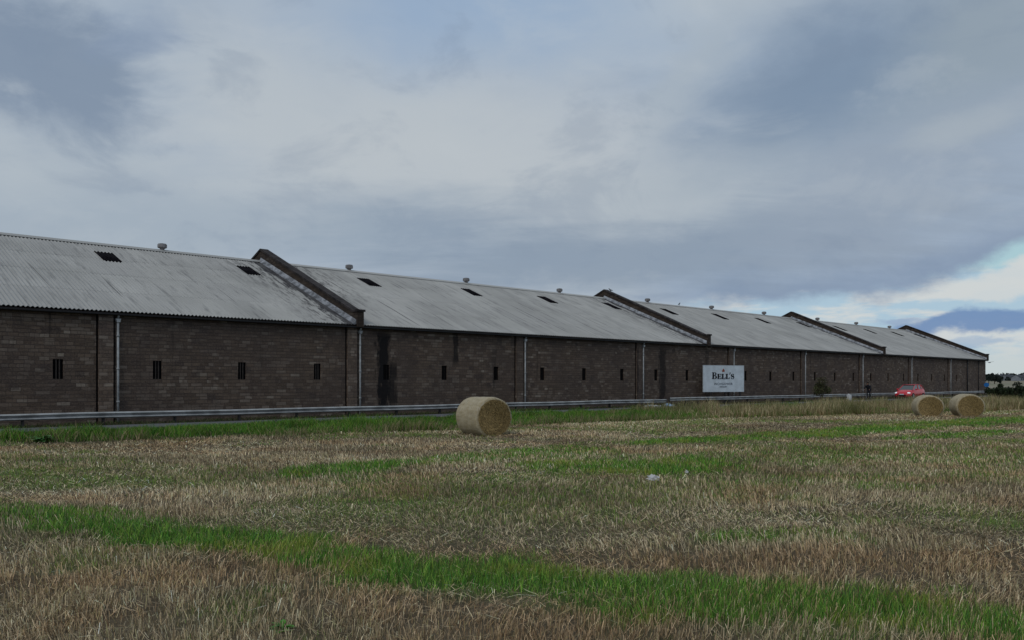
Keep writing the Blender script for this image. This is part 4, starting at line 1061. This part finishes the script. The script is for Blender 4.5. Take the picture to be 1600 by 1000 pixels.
# ------------------------------------------------------------------ birds
M_bird = plain('bird_feathers', (.05, .05, .055), .8)
M_gull = plain('gull_feathers', (.35, .36, .38), .8)
def perched(loc, label, rz=0., m_=M_bird):
    T = empty('bird', loc, rz, label, 'bird', 'birds perched on the warehouse roofs')
    nodes = [((0, 0, .14), .065), ((.09, 0, .18), .06), ((.14, 0, .25), .035), ((.17, 0, .30), .042), ((.21, 0, .295), .012), ((-.12, 0, .11), .03), ((-.22, 0, .08), .015), ((.02, .03, .06), .010), ((.03, .03, -.01), .008), ((.02, -.03, .06), .010), ((.03, -.03, -.01), .008)]
    skinned('body', nodes, [(0, 1), (1, 2), (2, 3), (3, 4), (0, 5), (5, 6), (0, 7), (7, 8), (0, 9), (9, 10)], m_, T, 2)
def on_ridge(px, p, z):
    t = (px-800)/FPX; Yy = p/(CW-SW*t); return Vector((t*Yy, Yy, z))
q = on_ridge(1061, RIDGE_P, RIDGE_Z+.09); perched(q, 'bird standing on the roof ridge right of the second gable parapet', ROTW)
yl = 10.95-.62; q = W(60.65, WP+yl, BASE+roof_z(yl)+.80+.06); perched(q, 'bird perched on the coping of the gable parapet in mid photo', ROTW+2)
d = 95; loc = Vector(((1546-800)/FPX*d, d, EYE+(597-566.5)/FPX*d))
FB = empty('flying_bird', loc, .5, 'gull gliding in the sky right of the warehouse end', 'bird')
nodes = [((0, 0, 0), .06), ((.16, 0, .01), .045), ((.24, 0, .02), .03), ((-.2, 0, -.01), .03), ((.03, .22, .08), (.05, .015)), ((-.05, .55, .03), (.03, .01)), ((.03, -.22, .08), (.05, .015)), ((-.05, -.55, .10), (.03, .01))]
skinned('body', nodes, [(0, 1), (1, 2), (0, 3), (0, 4), (4, 5), (0, 6), (6, 7)], M_gull, FB, 1)

# ------------------------------------------------------------------ far side: blue panel, posts, wood, houses
M_blue = plain('blue_panel', (.01, .14, .42), .5)
q = on_ridge(1541.5, 37.9, 0); T = empty('road_sign', (q.x, q.y, gz(q.x, q.y)), ROTW-R(80), 'small round blue sign at the far end of the warehouse row', 'road sign')
zc = EYE-(602-597)/FPX*q.y
bm = bmesh.new(); tube(bm, (0, -.03, zc), (0, .0, zc), .31, n=24); obj('sign_face', bm, M_blue, T)
bm = bmesh.new(); tube(bm, (0, .035, -.1), (0, .035, zc+.2), .03, n=8); obj('post', bm, M_post, T)
T.rotation_euler = (0, 0, R(-30))
M_tim = plain('grey_timber', (.06, .05, .045), .9, 0, .3, 10)
for i, (px, Yd, h, lb) in enumerate([(1593, 95, 1.75, 'lone dark fence post standing behind the bushes near the right edge'), (1640, 88, 1.7, 'dark fence post outside the right edge, behind the last bush')]):
    T = empty('fence_post', ((px-800)/FPX*Yd, Yd, gz((px-800)/FPX*Yd, Yd)), 0, lb, 'fence post')
    bm = bmesh.new(); tube(bm, (0, 0, -.2), (.03, 0, h), .07, .06, 8); obj('shaft', bm, M_tim, T)
    bm = bmesh.new(); lathe(bm, [(.075, h-.01), (.07, h+.02), (.02, h+.05)], 8, .03, 0, 0); obj('cap', bm, M_tim, T)
# distant wood: many small irregular crowns as one mass, curving round the horizon
def far_wood():
    rs = np.random.RandomState(4); P = []; C = []
    pal = np.array([[.020, .030, .026], [.028, .040, .030], [.016, .024, .024]])
    for k in range(2600):
        a = rs.uniform(-1.2, 1.25); d = rs.uniform(900, 1150)+40*math.sin(a*9)
        X_, Y_ = d*math.sin(a), d*math.cos(a); hh = rs.uniform(3, 7)*(.55+.9*vn(np.array([a*22.]), np.array([1.]), 3)[0])
        n = 46; q = rs.randn(n, 3); q /= np.linalg.norm(q, axis=1)[:, None]; q *= rs.rand(n, 1)**.4
        P.append(np.array([X_, Y_, gz(X_, Y_)+hh*.5])+q*np.array([hh*.7, hh*.7, hh*.6])); C.append(pal[rs.randint(0, 3, n)]*rs.uniform(.6, 1.3))
    P = np.concatenate(P); C = np.concatenate(C); n = len(P)
    a = rs.randn(n, 3); a /= np.linalg.norm(a, axis=1)[:, None]; b = np.cross(a, rs.randn(n, 3)); b /= np.linalg.norm(b, axis=1)[:, None]; s = rs.uniform(.6, 1.5, (n, 1))
    V = np.stack([P-a*s, P+b*s*.7, P+a*s, P-b*s*.7], 1).reshape(-1, 3)
    o = np_mesh('distant_wood', V, np.arange(4*n), np.full(n, 4), M_plant, cols=np.repeat(C, 4, 0)); tag(o, 'dark belt of woodland along the horizon', 'woodland', kind='stuff')
far_wood()
# two conifers clear of the wood
for i, (px, Yd, h, lb) in enumerate([(1545, 620, 8., 'distant dark tree just right of the warehouse end, leftmost on the skyline'), (1554, 600, 8.4, 'distant dark tree on the skyline, tallest right of the warehouse end'), (1562, 640, 6.5, 'distant dark tree on the skyline, rightmost of the three')]):
    X_ = (px-800)/FPX*Yd; T = empty('distant_tree', (X_, Yd, gz(X_, Yd)), 0, lb, 'tree', 'distant trees on the skyline')
    leafcloud('crown', (0, 0, h*.55), (h*.38, h*.38, h*.5), 900, .8, [(.02, .03, .026), (.028, .036, .03)], T, 60+i, 10)
    bm = bmesh.new(); tube(bm, (0, 0, -.5), (0, 0, h*.7), .35, .12, 8); obj('trunk', bm, M_bark, T)
M_harl = plain('pale_render', (.22, .235, .26), .9, 0, .15, .3); M_slate = plain('slate_roof', (.06, .065, .075), .8)
for i, (px, Yd, L, lb) in enumerate([(1566, 780, 14, 'far pale house, leftmost of the distant row'), (1576, 770, 10, 'far pale house, second of the distant row'), (1592, 760, 12, 'far pale house close to the right edge, among trees'), (1599, 765, 9, 'far pale house cut by the right edge'), (1625, 770, 14, 'far pale house beyond the right edge')]):
    X_ = (px-800)/FPX*Yd; z0 = gz(X_, Yd); T = empty('house', (X_, Yd, z0), .3*i, lb, 'house', 'distant houses near the horizon')
    bm = bmesh.new(); extr(bm, [(-4, -.5), (4, -.5), (4, 2.9), (0, 5.3), (-4, 2.9)], -L/2, L/2, 'x'); obj('wall', bm, M_harl, T)
    bm = bmesh.new(); extr(bm, [(-4.4, 2.75), (0, 5.4), (4.4, 2.75), (4.4, 2.95), (0, 5.65), (-4.4, 2.95)], -L/2-.3, L/2+.3, 'x'); r_ = obj('roof', bm, M_slate, T)
    bm = bmesh.new(); box(bm, -.5, .5, -.4, .4, 5.3, 6.4); obj('chimney', bm, M_harl, r_)
    for xx in (-L*.3, 0, L*.3):
        bm = bmesh.new(); box(bm, xx-.6, xx+.6, -4.03, -4.003, 1, 2.2); obj('window', bm, M_dark, T)
